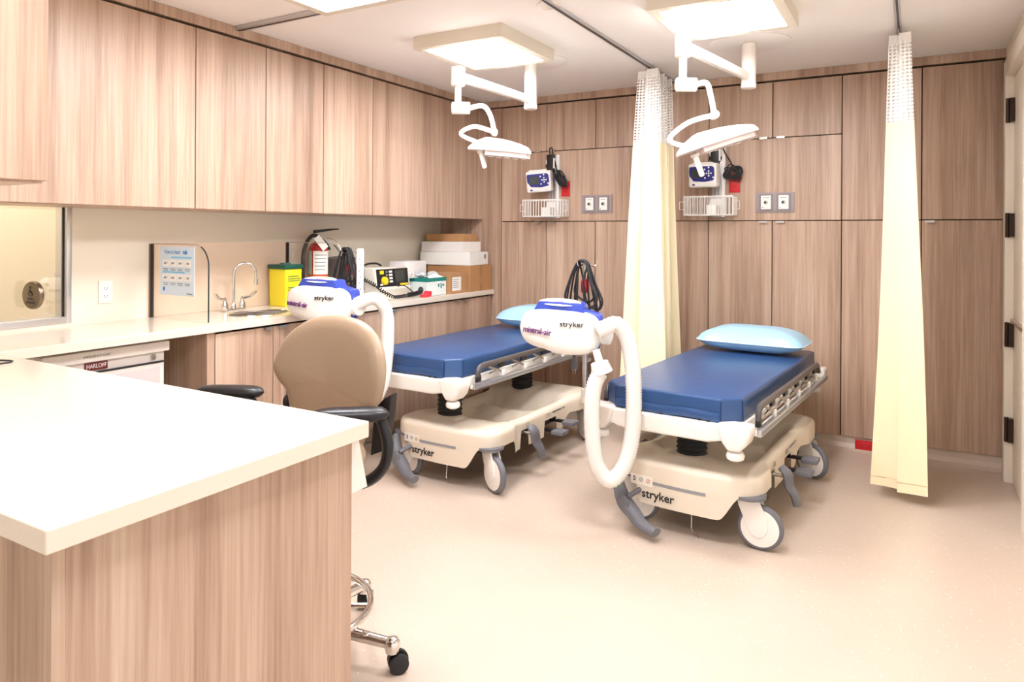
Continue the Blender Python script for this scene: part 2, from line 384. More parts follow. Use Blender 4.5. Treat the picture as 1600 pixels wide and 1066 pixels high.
# ------------------------------------------------------------------ worktop with sink hole
ZK = .915
def worktop():
    bm = bmesh.new()
    out = [(-1.165, .583), (-1.165, 1.325), (-3.03, 1.325), (-3.03, YB - .002), (XW + .001, YB - .002), (XW + .001, .583)]
    hole = [(-3.25 + .125 * math.cos(2 * PI * k / 40), 2.755 + .185 * math.sin(2 * PI * k / 40)) for k in range(40)]
    ed = []
    for lp in (out, hole):
        vs = [bm.verts.new((x, y, ZK)) for x, y in lp]
        ed += [bm.edges.new((vs[i], vs[(i + 1) % len(vs)])) for i in range(len(vs))]
    bmesh.ops.triangle_fill(bm, use_beauty=True, use_dissolve=False, edges=ed)
    r = bmesh.ops.extrude_face_region(bm, geom=bm.faces[:])
    bmesh.ops.translate(bm, verts=[g for g in r['geom'] if isinstance(g, bmesh.types.BMVert)], vec=(0, 0, -.04))
    bmesh.ops.recalc_face_normals(bm, faces=bm.faces)
    e2 = [e for e in bm.edges if len(e.link_faces) == 2 and e.calc_face_angle(0) > .8]
    bmesh.ops.bevel(bm, geom=e2, offset=.0025, segments=2, profile=.5, affect='EDGES', clamp_overlap=True)
    me = bpy.data.meshes.new('worktop'); bm.to_mesh(me); bm.free(); me.materials.append(QUARTZ)
    return link(bpy.data.objects.new('worktop', me))
tag(worktop(), 'cream quartz worktop running round the wall and out as a peninsula', 'worktop')
# peninsula carcass
pn = thing('peninsula_base', 'pale oak clad base holding up the peninsula worktop in front', 'desk base', (-1.6, .95, 0))
B(-1.21, -1.19, .625, 1.292, 0, .874).build('end_panel', WOOD, pn, bevel=.001, segs=1)
B(-3.02, -1.2125, .605, .625, 0, .874).build('front_panel', WOOD, pn, bevel=.001, segs=1)
B(-1.212, -1.188, .604, .6249, 0, .874).build('corner_post', WOOD, pn, bevel=.001, segs=1)
MB().prism([(1.293, .872), (1.318, .872), (1.352, .74), (1.293, .74)], lambda y, z: (-1.206, y, z), lambda y, z: (-1.194, y, z)).build('support_bracket', WHITEM, pn, smooth=False)
# sink basin + faucet
bs = MB()
def bowl(u, v):
    a = 2 * PI * u; k = 1 - .75 * v ** 2.2; return (-3.25 + .1245 * k * math.cos(a), 2.755 + .1845 * k * math.sin(a), ZK - .006 - .14 * (v ** .7))
bs.grid(bowl, 40, 9, True); bs.f.append(tuple(range(320, 360)))
sk = tag(bs.build('sink', STEEL, angle=60), 'small oval steel basin sunk into the counter', 'sink')
rim = MB().tube([(-3.25 + .125 * math.cos(2 * PI * k / 40), 2.755 + .185 * math.sin(2 * PI * k / 40), ZK) for k in range(40)], .004, 6, closed=True); rim.build('rim', CHROME, sk)
fc = thing('faucet', 'chrome gooseneck faucet with two wing handles behind the basin', 'faucet', (-3.47, 2.757, ZK))
MB().box(-3.5, -3.445, 2.69, 2.825, ZK, ZK + .018).build('base_plate', CHROME, fc, bevel=.006)
np_ = [(-3.47, 2.757, ZK + .015), (-3.47, 2.757, 1.02), (-3.47, 2.757, 1.13)] + [(-3.47 + .02 * (1 - math.cos(a)) * 1.2, 2.757 + .06 * (1 - math.cos(a)), 1.13 + .062 * math.sin(a)) for a in [PI * k / 10 for k in range(1, 11)]] + [(-3.422, 2.877, 1.1)]
sp_ = MB().tube(smooth_path(np_, 4), .0085, 12); sp_.cyl((-3.422, 2.877, 1.1), (-3.422, 2.877, 1.065), .0125); sp_.lathe([(.017, 0), (.017, .02), (.01, .032)], (-3.47, 2.757, ZK + .015)); sp_.build('spout', CHROME, fc)
for y, d in ((2.697, -1), (2.818, 1)):
    h = MB().lathe([(.021, 0), (.02, .028), (.012, .042), (.0125, .058), (.003, .068)], (-3.47, y, ZK + .015), 18)
    hd = h.build('valve', CHROME, fc)
    wv = MB().prism([(0, -.006), (.055, .004), (.085, .026), (.09, .045), (.08, .04), (.05, .016), (0, .008)], lambda a, z: (-3.476 + .2 * a, y + d * a * .95, 0.985 + z), lambda a, z: (-3.456 + .2 * a, y + d * a * .95, .985 + z))
    wv.build('wing_handle', CHROME, hd, bevel=.003)
# backsplash and side splash glasses
tag(B(XW + .0005, XW + .01, 2.322, 3.24, ZK + .001, 1.315).build('backsplash', BEIGE, smooth=False), 'beige splash panel on the wall behind the faucet', 'panel')
def splash(y, lab):
    g = thing('splash_guard', lab, 'glass panel', (-3.35, y, ZK))
    R_ = .11; x1, x0, zt = -3.095, XW + .012, 1.312
    arc = [(x1 - R_ + R_ * math.sin(a), zt - R_ + R_ * math.cos(a)) for a in [PI / 2 * k / 10 for k in range(11)]]
    poly = [(x0, ZK + .001), (x0, zt)] + arc + [(x1, ZK + .001)]
    MB().prism(poly, lambda x, z: (x, y - .004, z), lambda x, z: (x, y + .004, z)).build('pane', GLASS, g, smooth=False)
    MB().tube([(x, y, z) for x, z in arc[3:] + [(x1, ZK + .004)]], .0036, 6).build('polished_edge', GLASSE, g)
    MB().tube([(x, y, z) for x, z in [(x0, zt)] + arc[:4]], .0022, 6).build('top_edge', mat('glass_top_edge', (176, 158, 138), .3), g)
    B(XW + .001, x0, y - .009, y + .009, ZK + .001, zt).build('wall_channel', mat('bronze_channel', (150, 120, 96), .4, .6), g)
    B(x0, x0 + .012, y - .006, y + .006, ZK + .002, zt).build('gasket', BLACKR, g)
    return g
splash(2.31, 'clear glass splash guard with a rounded corner, carrying the handrub poster')
splash(3.25, 'clear glass splash guard behind the yellow sharps bin')
# poster on glass
ps = thing('handrub_poster', 'pale blue handrub instruction poster taped to the glass splash guard', 'poster', (-3.34, 2.303, 1.17))
B(-3.482, -3.198, 2.302, 2.3045, 1.045, 1.3).build('sheet', PAPERB, ps, smooth=False)
PF = lambda x, z: frame((x, 2.3012, z), (1, 0, 0), (0, 0, 1))
text('How to hand', .034, mat('poster_title', (120, 160, 205), .6), PF(-3.378, 1.272), ps, sx=.72)
text('rub', .034, INKB, PF(-3.273, 1.272), ps, sx=.75, bold=.0006)
B(-3.385, -3.218, 2.3008, 2.3019, 1.24, 1.248).build('blue_bar', SKY, ps); B(-3.458, -3.275, 2.3008, 2.3019, 1.162, 1.17).build('blue_bar', SKY, ps)
for r, z in enumerate((1.212, 1.136)):
    for k in range(4):
        x = -3.432 + .06 * k
        q = B(x - .026, x + .026, 2.3008, 2.3019, z - .017, z + .02).build('pictogram', PAPER, ps)
        hp = MB().tube(smooth_path([(x - .016, 2.3004, z - .006), (x - .004, 2.3004, z + .007), (x + .008, 2.3004, z - .002), (x + .016, 2.3004, z + .008)], 4), .0012, 5); hp.ell((x - .004 + .003 * k, 2.3004, z), (.008, .0005, .005), 10, 6); hp.build('hand_drawing', INKG, q)
        for j in range(2): B(x - .022 + .004 * j, x + .022 - .004 * j, 2.3008, 2.3019, z - .03 - .008 * j, z - .027 - .008 * j).build('caption', INKG, ps)
MB().ell((-3.447, 2.3012, 1.077), (.009, .0006, .012), 12, 6).build('emblem', INKB, ps); text('Ontario', .014, INKG, PF(-3.235, 1.058), ps)
# outlet on left wall
def outlet(M, lab, pm, fm, w_=.07, h_=.115, group=None):
    o = thing('wall_outlet', lab, 'outlet', M.to_translation(), group=group)
    MB().obox(M, w_, h_, .007).build('plate', pm, o, bevel=.002)
    MB().obox(M @ Matrix.Translation((0, 0, .003)), w_ * .48, h_ * .58, .006).build('socket_face', fm, o, bevel=.001)
    for sy in (-1, 1):
        q = MB()
        for sx in (-1, 1): q.obox(M @ Matrix.Translation((sx * w_ * .1, sy * h_ * .17, .0065)), w_ * .035, h_ * .07, .001)
        q.obox(M @ Matrix.Translation((0, sy * h_ * .17 - h_ * .07, .0065)), w_ * .06, h_ * .035, .001)
        q.build('slots', INK, o)
    return o
outlet(frame((XW + .004, 2.066, 1.07), (0, 1, 0), (0, 0, 1)), 'white wall outlet between the window and the splash guard', WHITE, PAPER)
# round push button on the window
pb = thing('door_button', 'round steel push button with a wheelchair symbol standing out from the window glass', 'push button', (-3.57, 1.727, 1.08))
Mb = frame((-3.55, 1.725, 1.08), (.99, .125, 0), (0, 0, 1))
B(XW - .021, -3.55, 1.728, 1.74, 1.055, 1.105).build('bracket', STEEL, pb, bevel=.002)
MB().lathe([(.03, -.006), (.064, 0), (.0665, .006), (.063, .019), (.057, .0215), (.0001, .0215)], (0, 0, 0), 36).xf(Mb).build('cover', mat('dull_steel', (132, 118, 100), .3, .9), pb)
Mt = Mb @ Matrix.Translation((0, 0, .0222))
sy = MB(); sy.lathe([(.006, 0), (.006, .0006)], (-.002, .036, 0), 12); sy.xf(Mt)
ring = [(Mt @ Vector((.0 + .012 * math.cos(a), .008 + .012 * math.sin(a), 0))) for a in [2 * PI * k / 20 for k in range(20)]]
sy.tube(ring, .0015, 5, closed=True); sy.tube([Mt @ Vector(p) for p in ((-.003, .028, 0), (-.002, .014, 0), (.009, .014, 0), (.014, .0, 0))], .0022, 5); sy.build('wheelchair_symbol', INK, pb)
text('PUSH', .017, mat('engraved', (84, 78, 92), .5), Mt @ Matrix.Translation((0, -.017, 0)), pb); text('TO OPEN', .015, MATS['engraved'], Mt @ Matrix.Translation((0, -.034, 0)), pb)
# black wire loop on the counter, at left
tag(MB().tube(smooth_path([(-2.93, 1.2, ZK + .003), (-2.85, 1.245, ZK + .003), (-2.78, 1.272, ZK + .003), (-2.752, 1.262, ZK + .003), (-2.745, 1.235, ZK + .003), (-2.76, 1.2, ZK + .003), (-2.8, 1.165, ZK + .003), (-2.9, 1.14, ZK + .003)], 6), .0028, 6).build('cable_loop', BLACK), 'thin black cable looping across the peninsula worktop', 'cable')
# ------------------------------------------------------------------ emergency cart under the counter
ct = thing('emergency_cart', 'white steel medical cart with a maroon badge parked under the counter', 'cart', (-3.33, 1.84, 0))
B(-3.56, -3.125, 1.55, 2.09, .1, .808).build('body', CARTG, ct, bevel=.006)
B(-3.57, -3.105, 1.535, 2.105, .808, .855).build('top', WHITEM, ct, bevel=.006)
for z0, z1 in ((.63, .755), (.44, .62), (.2, .43)):
    d = B(-3.125, -3.108, 1.565, 2.075, z0, z1).build('drawer', CARTG, ct, bevel=.003)
    B(-3.1085, -3.104, 1.585, 2.055, z0 + .012, z1 - .018).build('drawer_panel', mat('cart_panel', (206, 196, 194), .4), d, bevel=.002)
B(-3.1255, -3.111, 1.56, 2.08, .756, .763).build('shadow_gap', BLACKR, ct)
MB().cyl((-3.128, 2.03, .787), (-3.114, 2.03, .787), .013, n=16).build('lock', CHROME, ct)
bdg = B(-3.127, -3.119, 1.715, 1.815, .768, .803).build('badge', MAROON, ct, bevel=.002)
text('HARLOFF', .026, PAPER, frame((-3.1185, 1.765, .786), (0, 1, 0), (0, 0, 1)), ct, sx=.8)
text('EMERGENCY CART', .014, INKG, frame((-3.1045, 1.76, .832), (0, 1, 0), (0, 0, 1)), ct)
for x in (-3.52, -3.17):
    for y in (1.6, 2.04):
        cs = MB().cyl((x, y - .012, .05), (x, y + .012, .05), .05, n=18).build('caster', BLACKR, ct); B(x - .012, x + .012, y - .02, y + .02, .09, .11).build('mount', STEEL, cs)
# ------------------------------------------------------------------ things on the counter
sb = thing('sharps_bin', 'yellow sharps bin with a dark green lid beside the sink', 'sharps container', (-3.45, 3.13, ZK))
MB().prism([(-3.522, 3.062), (-3.378, 3.062), (-3.378, 3.2), (-3.522, 3.2)], lambda x, y: (-3.45 + (x + 3.45) * .95, 3.131 + (y - 3.131) * .95, ZK), lambda x, y: (x, y, 1.15)).build('tub', YELLOW, sb, bevel=.006)
B(-3.53, -3.37, 3.054, 3.208, 1.148, 1.176).build('lid', GREEN, sb, bevel=.006)
MB().lathe([(.035, 0), (.033, .008), (.03, .008)], (-3.45, 3.13, 1.176), 20).build('cap', GREEN, sb)
for k, (z, w_) in enumerate(((1.10, .09), (1.085, .1), (1.072, .1), (1.03, .06), (1.015, .05))): B(-3.3775, -3.3765, 3.085, 3.085 + w_, z, z + .005).build('print_line', mat('sharps_print%d' % k, (90, 140, 70), .6), sb)
fx = thing('fire_extinguisher', 'red fire extinguisher standing on the counter with a black hose', 'fire extinguisher', (-3.46, 3.42, ZK))
MB().lathe([(.055, 0), (.063, .006), (.064, .33), (.06, .36), (.045, .385), (.024, .4), (.02, .42)], (-3.46, 3.42, ZK + .001), 32).build('cylinder', REDX, fx)
def arcband(z0, z1, a0, a1, r, m, nm):
    MB().grid(lambda u, v: (-3.46 + r * math.cos(a0 + (a1 - a0) * u), 3.42 + r * math.sin(a0 + (a1 - a0) * u), z0 + (z1 - z0) * v), 14, 2).build(nm, m, fx)
arcband(1.10, 1.255, -1.3, .55, .0648, PAPER, 'label'); arcband(1.10, 1.255, -2.4, -1.45, .0648, mat('label_green', (150, 178, 168), .6), 'label')
arcband(.985, 1.0, -PI, PI, .0646, BLACKR, 'base_band'); arcband(1.03, 1.095, -2.4, .9, .0647, mat('orange_band', (214, 92, 40), .4), 'label_band')
for k in range(5): arcband(1.225 - .024 * k, 1.231 - .024 * k, -1.1, .2 - .06 * k, .0652, INKG, 'label_print')
hd = MB(); hd.lathe([(.019, 0), (.019, .03), (.012, .04)], (-3.46, 3.42, ZK + .41), 14); hd.build('valve', STEEL, fx)
MB().prism([(-.03, 0), (.09, .02), (.14, .026), (.14, .034), (.08, .032), (-.03, .022)], lambda a, z: (-3.47 + .3 * a, 3.42 + a, 1.372 + z), lambda a, z: (-3.45 + .3 * a, 3.42 + a, 1.372 + z)).build('squeeze_handle', BLACK, fx, bevel=.003)
MB().prism([(0, 0), (.06, -.05), (.085, -.1), (.072, -.1), (.045, -.06), (0, -.02)], lambda a, z: (-3.47 + .3 * a, 3.42 + a, 1.36 + z), lambda a, z: (-3.45 + .3 * a, 3.42 + a, 1.36 + z)).build('carry_handle', BLACK, fx, bevel=.003)
MB().tube(smooth_path([(-3.46, 3.41, 1.355), (-3.455, 3.36, 1.355), (-3.45, 3.31, 1.315), (-3.45, 3.28, 1.24), (-3.45, 3.276, 1.14), (-3.45, 3.278, .99), (-3.45, 3.285, .95)], 8), .0125, 12).build('hose', BLACKR, fx)
B(0, .001, 0, .05, 0, .1).xf(frame((-3.4, 3.345, 1.35), (.3, .5, -.75), (.2, 1, .5)) @ Matrix.Translation((0, -.025, 0)) @ Matrix.Rotation(PI / 2, 4, 'Y')).build('inspection_tag', PAPER, fx)
MB().tube(smooth_path([(-3.42, 3.46, 1.34), (-3.36, 3.48, 1.32), (-3.315, 3.49, 1.24), (-3.312, 3.488, 1.12)], 6), .002, 5).build('pin_chain', STEEL, fx)
# dark grey case behind the blower
gc = thing('equipment_case', 'dark grey equipment case beside the fire extinguisher', 'case', (-3.4, 3.66, ZK))
MB().prism([(3.5, ZK + .001), (3.645, ZK + .001), (3.645, 1.215), (3.505, 1.2)], lambda y, z: (-3.52, y, z), lambda y, z: (-3.33, y, z)).build('shell', mat('case_grey', (74, 72, 74), .5), gc, bevel=.012)
B(-3.329, -3.325, 3.53, 3.62, 1.1, 1.16).build('badge', STEEL, gc, bevel=.002); B(-3.33, -3.322, 3.53, 3.58, 1.06, 1.17).build('latch_plate', mat('case_dark', (52, 50, 52), .5), gc)
# defibrillator
df = thing('defibrillator', 'white heart monitor with a black control face and coiled paddle cord', 'defibrillator', (-3.34, 3.9, ZK))
MB().prism([(-3.5, ZK + .001), (-3.2, ZK + .001), (-3.17, .985), (-3.2, 1.0), (-3.215, 1.125), (-3.25, 1.135), (-3.5, 1.12)], lambda x, z: (x, 3.7, z), lambda x, z: (x, 4.075, z)).build('body', mat('device_white', (228, 222, 210), .4), df, bevel=.01)
Md = frame((-3.207, 3.885, 1.062), (0, 1, 0), (-.12, 0, 1))
MB().obox(Md, .34, .125, .01).build('control_face', BLACK, df, bevel=.004)
fp = lambda x, y, sx, sy, m, nm: MB().obox(Md @ Matrix.Translation((x, y, .006)), sx, sy, .003).build(nm, m, df, bevel=.001)
fp(.075, .008, .105, .08, SCREEN, 'screen'); fp(.115, -.052, .09, .014, YEL2, 'yellow_strip'); fp(-.118, .04, .04, .025, YEL2, 'button'); fp(-.13, -.045, .025, .012, PAPER, 'button')
MB().lathe([(.03, 0), (.028, .016), (.024, .018)], (0, 0, 0), 24).xf(Md @ Matrix.Translation((-.1, -.02, .005))).build('dial', YEL2, df)
for k in range(4): fp(-.025, .042 - .023 * k, .034, .014, PAPER, 'button'); 
for k in range(2): fp(-.068, .042 - .023 * k, .018, .012, GREYL, 'button')
B(-3.52, -3.16, 3.74, 4.1, ZK + .0008, ZK + .012).build('tray', mat('tray_cream', (232, 220, 204), .4), df, bevel=.004)
MB().tube(smooth_path([(-3.44, 3.83, 1.135), (-3.43, 3.88, 1.152), (-3.42, 3.96, 1.152), (-3.41, 4.0, 1.135)], 5), .007, 8).build('carry_handle', BLACK, df)
B(-3.42, -3.3, 3.655, 3.699, .98, 1.13).build('paddle_pocket', BLACK, df, bevel=.006)
cp = smooth_path([(-3.29, 3.67, 1.06), (-3.2, 3.69, 1.02), (-3.13, 3.72, .965), (-3.1, 3.78, .937), (-3.095, 3.87, .937), (-3.1, 3.95, .937)], 14)
def coil(path, R_, turns):
    p = resample(path, .004); out = []; n = len(p)
    for i in range(n):
        t = (p[min(i + 1, n - 1)] - p[max(i - 1, 0)]).normalized(); u = t.orthogonal().normalized(); v = t.cross(u)
        ux = Vector((0, 0, 1)) - t * t.z; ux = ux.normalized() if ux.length > .1 else u; v = t.cross(ux)
        a = 2 * PI * turns * i / n; out.append(p[i] + (ux * math.cos(a) + v * math.sin(a)) * R_)
    return out
MB().tube(coil(cp, .011, 26), .0042, 6).build('coiled_cord', BLACKR, df)
pd = MB().tube(smooth_path([(-3.1, 3.93, .94), (-3.09, 4.0, .945), (-3.1, 4.07, .955), (-3.13, 4.11, .965)], 6), [.017] * 18 + [.02], 12); pd.build('paddle', BLACK, df)
MB().tube(smooth_path([(-3.19, 3.92, 1.0), (-3.14, 3.93, 1.005), (-3.1, 3.96, .97), (-3.1, 3.99, .945)], 6), .004, 6).build('short_lead', BLACK, df)
# red gadget
rg = MB().prism([(0, 0), (.07, 0), (.085, .012), (.085, .04), (.05, .042), (.03, .02), (0, .018)], lambda a, z: (-3.085, 4.045 + a, ZK + .001 + z), lambda a, z: (-3.042, 4.045 + a, ZK + .001 + z)).build('red_clip', mat('pink_red', (226, 62, 74), .4), bevel=.004)
tag(rg, 'small pinkish red plastic clip lying on the counter edge', 'clip')
tag(MB().tube(smooth_path([(-3.08, 4.12, ZK + .002), (-3.06, 4.2, ZK + .002), (-3.06, 4.3, ZK + .002), (-3.09, 4.33, ZK + .002), (-3.1, 4.28, ZK + .002)], 6), .0016, 5).build('white_wire', mat('wire_grey', (206, 196, 186), .5)), 'thin pale wire looped beside the red clip', 'wire')
# cartons
def carton(lab, x, y, z, sx, sy, sz, rz, m, tape=False, labelp=None):
    c = thing('carton', lab, 'box', (x, y, z), rz)
    B(-sx / 2, sx / 2, -sy / 2, sy / 2, .0005, sz).build('box', m, c, bevel=.002, segs=1, local=True)
    B(-sx / 2 - .0006, sx / 2 + .0006, -.001, .001, sz * .3, sz + .0006).build('flap_seam', CARDD if tape else mat('seam_' + str(len(MATS)), (206, 200, 192), .6), c, local=True)
    if tape: B(-sx / 2 - .001, sx / 2 + .001, -.022, .022, sz * .55, sz + .001).build('tape', CARDD, c, local=True); B(sx / 2, sx / 2 + .001, -.022, .022, .002, sz * .3).build('tape', CARDD, c, local=True)
    if labelp: labelp(c)
    return c
carton('large brown cardboard box at the bottom of the stack on the counter', -3.25, 4.79, ZK, .42, .32, .205, 0, CARD, True)
def sticker(c): B(.12, .21, -.1615, -.1605, .06, .085).build('print_mark', INK, c, local=True)
carton('long white box lying on the large brown cardboard box', -3.29, 4.77, ZK + .206, .47, .3, .105, .05, PAPER, False, lambda c: B(.2355, .2365, .08, .115, .05, .085).build('print_mark', GREYM, c, local=True))
carton('smaller white box second from the top of the stack', -3.32, 4.77, ZK + .312, .4, .28, .082, .03, mat('box_offwhite', (238, 232, 226), .7))
carton('flat brown cardboard box on top of the stack', -3.33, 4.79, ZK + .395, .36, .22, .062, .02, CARD)
sl = carton('slim brown cardboard box with a white shipping label in front of the stack', -3.155, 4.5, ZK, .19, .225, .155, 0, CARD)
B(.0951, .0961, -.09, .03, .02, .125).build('shipping_label', PAPER, sl, local=True)
for k in range(5): B(.0962, .0968, -.08, .0 - .012 * (k % 2), .045 + .015 * k, .049 + .015 * k).build('label_print', INKG, sl, local=True)
tb = thing('glove_box', 'open white carton with teal trim holding plastic wrapped supplies', 'box', (-3.2, 4.24, ZK))
B(-3.31, -3.09, 4.14, 4.375, ZK + .0006, 1.02).build('box', mat('teal_box_white', (232, 240, 236), .6), tb, bevel=.002, segs=1)
B(-3.311, -3.089, 4.139, 4.376, 1.018, 1.045).build('teal_band', TEAL, tb, smooth=False)
B(-3.0889, -3.088, 4.27, 4.285, .975, 1.0).build('print_mark', TEAL, tb); B(-3.0889, -3.088, 4.3, 4.313, .965, 1.0).build('print_mark', TEAL, tb); B(-3.0889, -3.088, 4.325, 4.345, .98, .995).build('print_mark', TEAL, tb)
MB().prism([(4.16, 1.06), (4.26, 1.0), (4.382, 1.04), (4.28, 1.075)], lambda y, z: (-3.08 - (z - 1.0) * .6, y, z), lambda y, z: (-3.082 - (z - 1.0) * .6, y, z - .002)).build('open_flap', PAPER, tb, smooth=False)
tag(B(-3.42, -3.2, 4.09, 4.33, 1.0461, 1.05).build('flat_paper', PAPER), 'flat white paper lying across the teal trimmed carton', 'paper')
for k, (x, y) in enumerate(((-3.29, 4.16), (-3.19, 4.19), (-3.28, 4.29), (-3.17, 4.31))):
    bgm = MB().ell((x, y, 1.068), (.036, .036 + .004 * k, .02), 14, 8); random.seed(k); bgm.v = [(a + random.uniform(-.006, .006), b + random.uniform(-.006, .006), max(1.0505, c_ + random.uniform(-.005, .005))) for a, b, c_ in bgm.v]
    tag(bgm.build('plastic_pouch', CLEARP, angle=20), ['crumpled clear pouch at the left on the teal trimmed carton', 'crumpled clear pouch in front on the teal trimmed carton', 'crumpled clear pouch at the back of the teal trimmed carton', 'crumpled clear pouch at the right on the teal trimmed carton'][k], 'pouch', 'pouches on the teal carton')
tag(B(-3.5, -3.35, 4.2, 4.47, ZK + .0005, 1.16).build('white_carton', mat('box_white2', (240, 236, 234), .7), bevel=.003), 'upright white carton behind the teal trimmed carton', 'box')

# ------------------------------------------------------------------ ceiling lights
def panel(x0, x1, y0, y1, lab):
    c = thing('ceiling_light', lab, 'ceiling light', ((x0 + x1) / 2, (y0 + y1) / 2, ZC), group='square surface mounted ceiling lights')
    f = MB(); zb = 2.405; t = .045
    f.box(x0, x0 + t, y0, y1, zb, ZC - .0005); f.box(x1 - t, x1, y0, y1, zb, ZC - .0005); f.box(x0 + t, x1 - t, y0, y0 + t, zb, ZC - .0005); f.box(x0 + t, x1 - t, y1 - t, y1, zb, ZC - .0005)
    f.build('housing', LAMPW, c, smooth=False)
    B(x0 + t, x1 - t, y0 + t, y1 - t, zb + .006, zb + .012).build('diffuser', LENS, c, smooth=False)
    B(x0 - .0015, x0, y0 + .2, y0 + .26, zb + .025, zb + .045).build('latch', STEEL, c)
panel(-2.44, -1.87, 3.125, 3.74, 'square ceiling light over the left bed')
panel(-1.075, -.505, 3.1, 3.7, 'square ceiling light over the right bed')
panel(-2.43, -1.86, 1.84, 2.445, 'square ceiling light at the top edge, nearest the wall cabinets')
panel(-1.075, -.505, 1.84, 2.445, 'square ceiling light out of view over the open floor')
panel(-1.075, -.505, .3, .9, 'square ceiling light out of view above the peninsula end')
# ------------------------------------------------------------------ exam lamps
def lamp(post, zpb, za, el, pts, head, tipdir, lab, handle, hb):
    L_ = thing('exam_lamp', lab, 'exam light', (post[0], post[1], ZC), group='ceiling mounted examination lamps')
    x, y = post
    MB().lathe([(.225, 0), (.225, -.003), (.22, -.005), (.03, -.006)], (x, y + .02, ZC - .0005), 48).build('ceiling_plate', CEIL, L_)
    pm = MB().lathe([(.04, 0), (.04, zpb - ZC + .03), (.042, zpb - ZC + .03), (.042, zpb - ZC), (.036, zpb - ZC - .004)], (x, y, ZC - .01), 24).build('post', WHITEM, L_)
    d = Vector((x - el[0], y - el[1], 0)).normalized()
    e = Vector((el[0], el[1], za)); q = Vector((x, y, za))
    Ma = frame((e + q) / 2 - Vector((0, 0, 0)), q - e, (0, 0, 1))
    MB().obox(Ma, (q - e).length, .05, .036).build('swing_arm', WHITEM, L_, bevel=.012, segs=3)
    z0 = za - .055
    eb = MB().lathe([(.034, .05), (.037, .046), (.037, -.05), (.03, -.055)], (e.x, e.y, za), 24); eb.build('elbow', WHITEM, L_)
    zh = pts[0][2]
    MB().cyl((e.x, e.y, za - .05), (e.x, e.y, zh), .018).build('drop_tube', WHITEM, L_)
    R_ = Vector((math.cos(math.radians(29.9)), math.sin(math.radians(29.9)), 0))
    c0 = Vector((e.x, e.y, zh)) - R_ * .03; c1 = Vector((e.x, e.y, zh)) + R_ * .062
    MB().tube([c0 - R_ * .004, c0, c0 + R_ * .001, c1, c1 + R_ * .004], [.026, .032, .033, .033, .028], 20).build('hub', WHITEM, L_)
    P1 = [c1] + [Vector(p) for p in pts[1:4]]; MB().tube(smooth_path(P1, 8), .0135, 12).build('upper_yoke', WHITEM, L_)
    j = Vector(pts[3]); MB().tube([j - Vector((.012, -.02, 0)), j + Vector((.012, -.02, 0))], .019, 14).build('joint', WHITEM, L_)
    MB().tube(smooth_path([j] + [Vector(p) for p in pts[4:]], 8), .012, 12).build('lower_yoke', WHITEM, L_)
    # head: tapered flat shell from rear a to tip b
    a = Vector(head[0]); b = Vector(head[1]); ax = b - a; Ln = ax.length
    Mh = frame(a, ax, hb)   # local x along head, y up
    prof = [(0, .016, .03), (.03, .045, .055), (.09, .076, .085), (.18, .07, .09), (.26, .054, .075), (.31, .036, .055), (.325, .016, .036)]
    k = Ln / .325; pr = [(u * k, h, w_) for u, h, w_ in prof]
    n = 20
    def sh(u, v):
        t = v * (len(pr) - 1); i = min(int(t), len(pr) - 2); f = t - i
        X = pr[i][0] * (1 - f) + pr[i + 1][0] * f; h = pr[i][1] * (1 - f) + pr[i + 1][1] * f; w_ = pr[i][2] * (1 - f) + pr[i + 1][2] * f
        a_ = PI * u
        return Mh @ Vector((X, h * (abs(math.sin(a_)) ** .6), w_ * (1 if math.cos(a_) > 0 else -1) * abs(math.cos(a_)) ** .8))
    hs = MB().grid(sh, n, 24)
    hs.f.append(tuple(n * 24 - n + i for i in range(n))); hs.f.append(tuple(range(n))[::-1])
    hs.f.append(tuple([j_ * n for j_ in range(24)] + [j_ * n + n - 1 for j_ in range(23, -1, -1)]))
    hh = hs.build('head', WHITEM, L_, angle=50)
    ln = [(.09 * k, -.07), (.2 * k, -.078), (.3 * k, -.05), (.322 * k, 0), (.3 * k, .05), (.2 * k, .078), (.09 * k, .07)]
    MB().prism(ln, lambda X, Y: Mh @ Vector((X, -.026, Y * .96)), lambda X, Y: Mh @ Vector((X, .002, Y))).build('lens', LEDS, hh, bevel=.003)
    for i_ in range(5):
        MB().lathe([(.016, 0), (.016, .002)], (0, 0, 0), 14).xf(Mh @ Matrix.Translation(((.12 + 0.042 * i_) * k, -.028, .02 * (-1) ** i_)) @ Matrix.Rotation(PI / 2, 4, 'X')).build('led', PAPER, hh)
    h0, h1 = Vector(handle[0]), Vector(handle[1]); dd = (h1 - h0).normalized()
    MB().tube([h0, h0 + dd * .012, h0 + dd * .013, h1 - dd * .008, h1], [.021, .021, .014, .0135, .008], 14).build('handle', WHITE, L_)
lamp((-2.12, 3.915), 2.179, 2.226, (-2.147, 3.14),
     [(-2.147, 3.14, 2.055), (-2.03, 3.21, 2.066), (-1.995, 3.228, 2.015), (-1.975, 3.238, 1.925), (-2.07, 3.184, 1.955), (-2.133, 3.148, 1.915), (-2.05, 3.2, 1.868), (-2.0, 3.225, 1.862)],
     ((-2.1, 3.17, 1.832), (-1.805, 3.34, 1.805)), None, 'white examination lamp on a folding arm over the left bed', ((-2.04, 3.202, 1.826), (-2.018, 3.213, 1.73)), (.08, 0, 1))
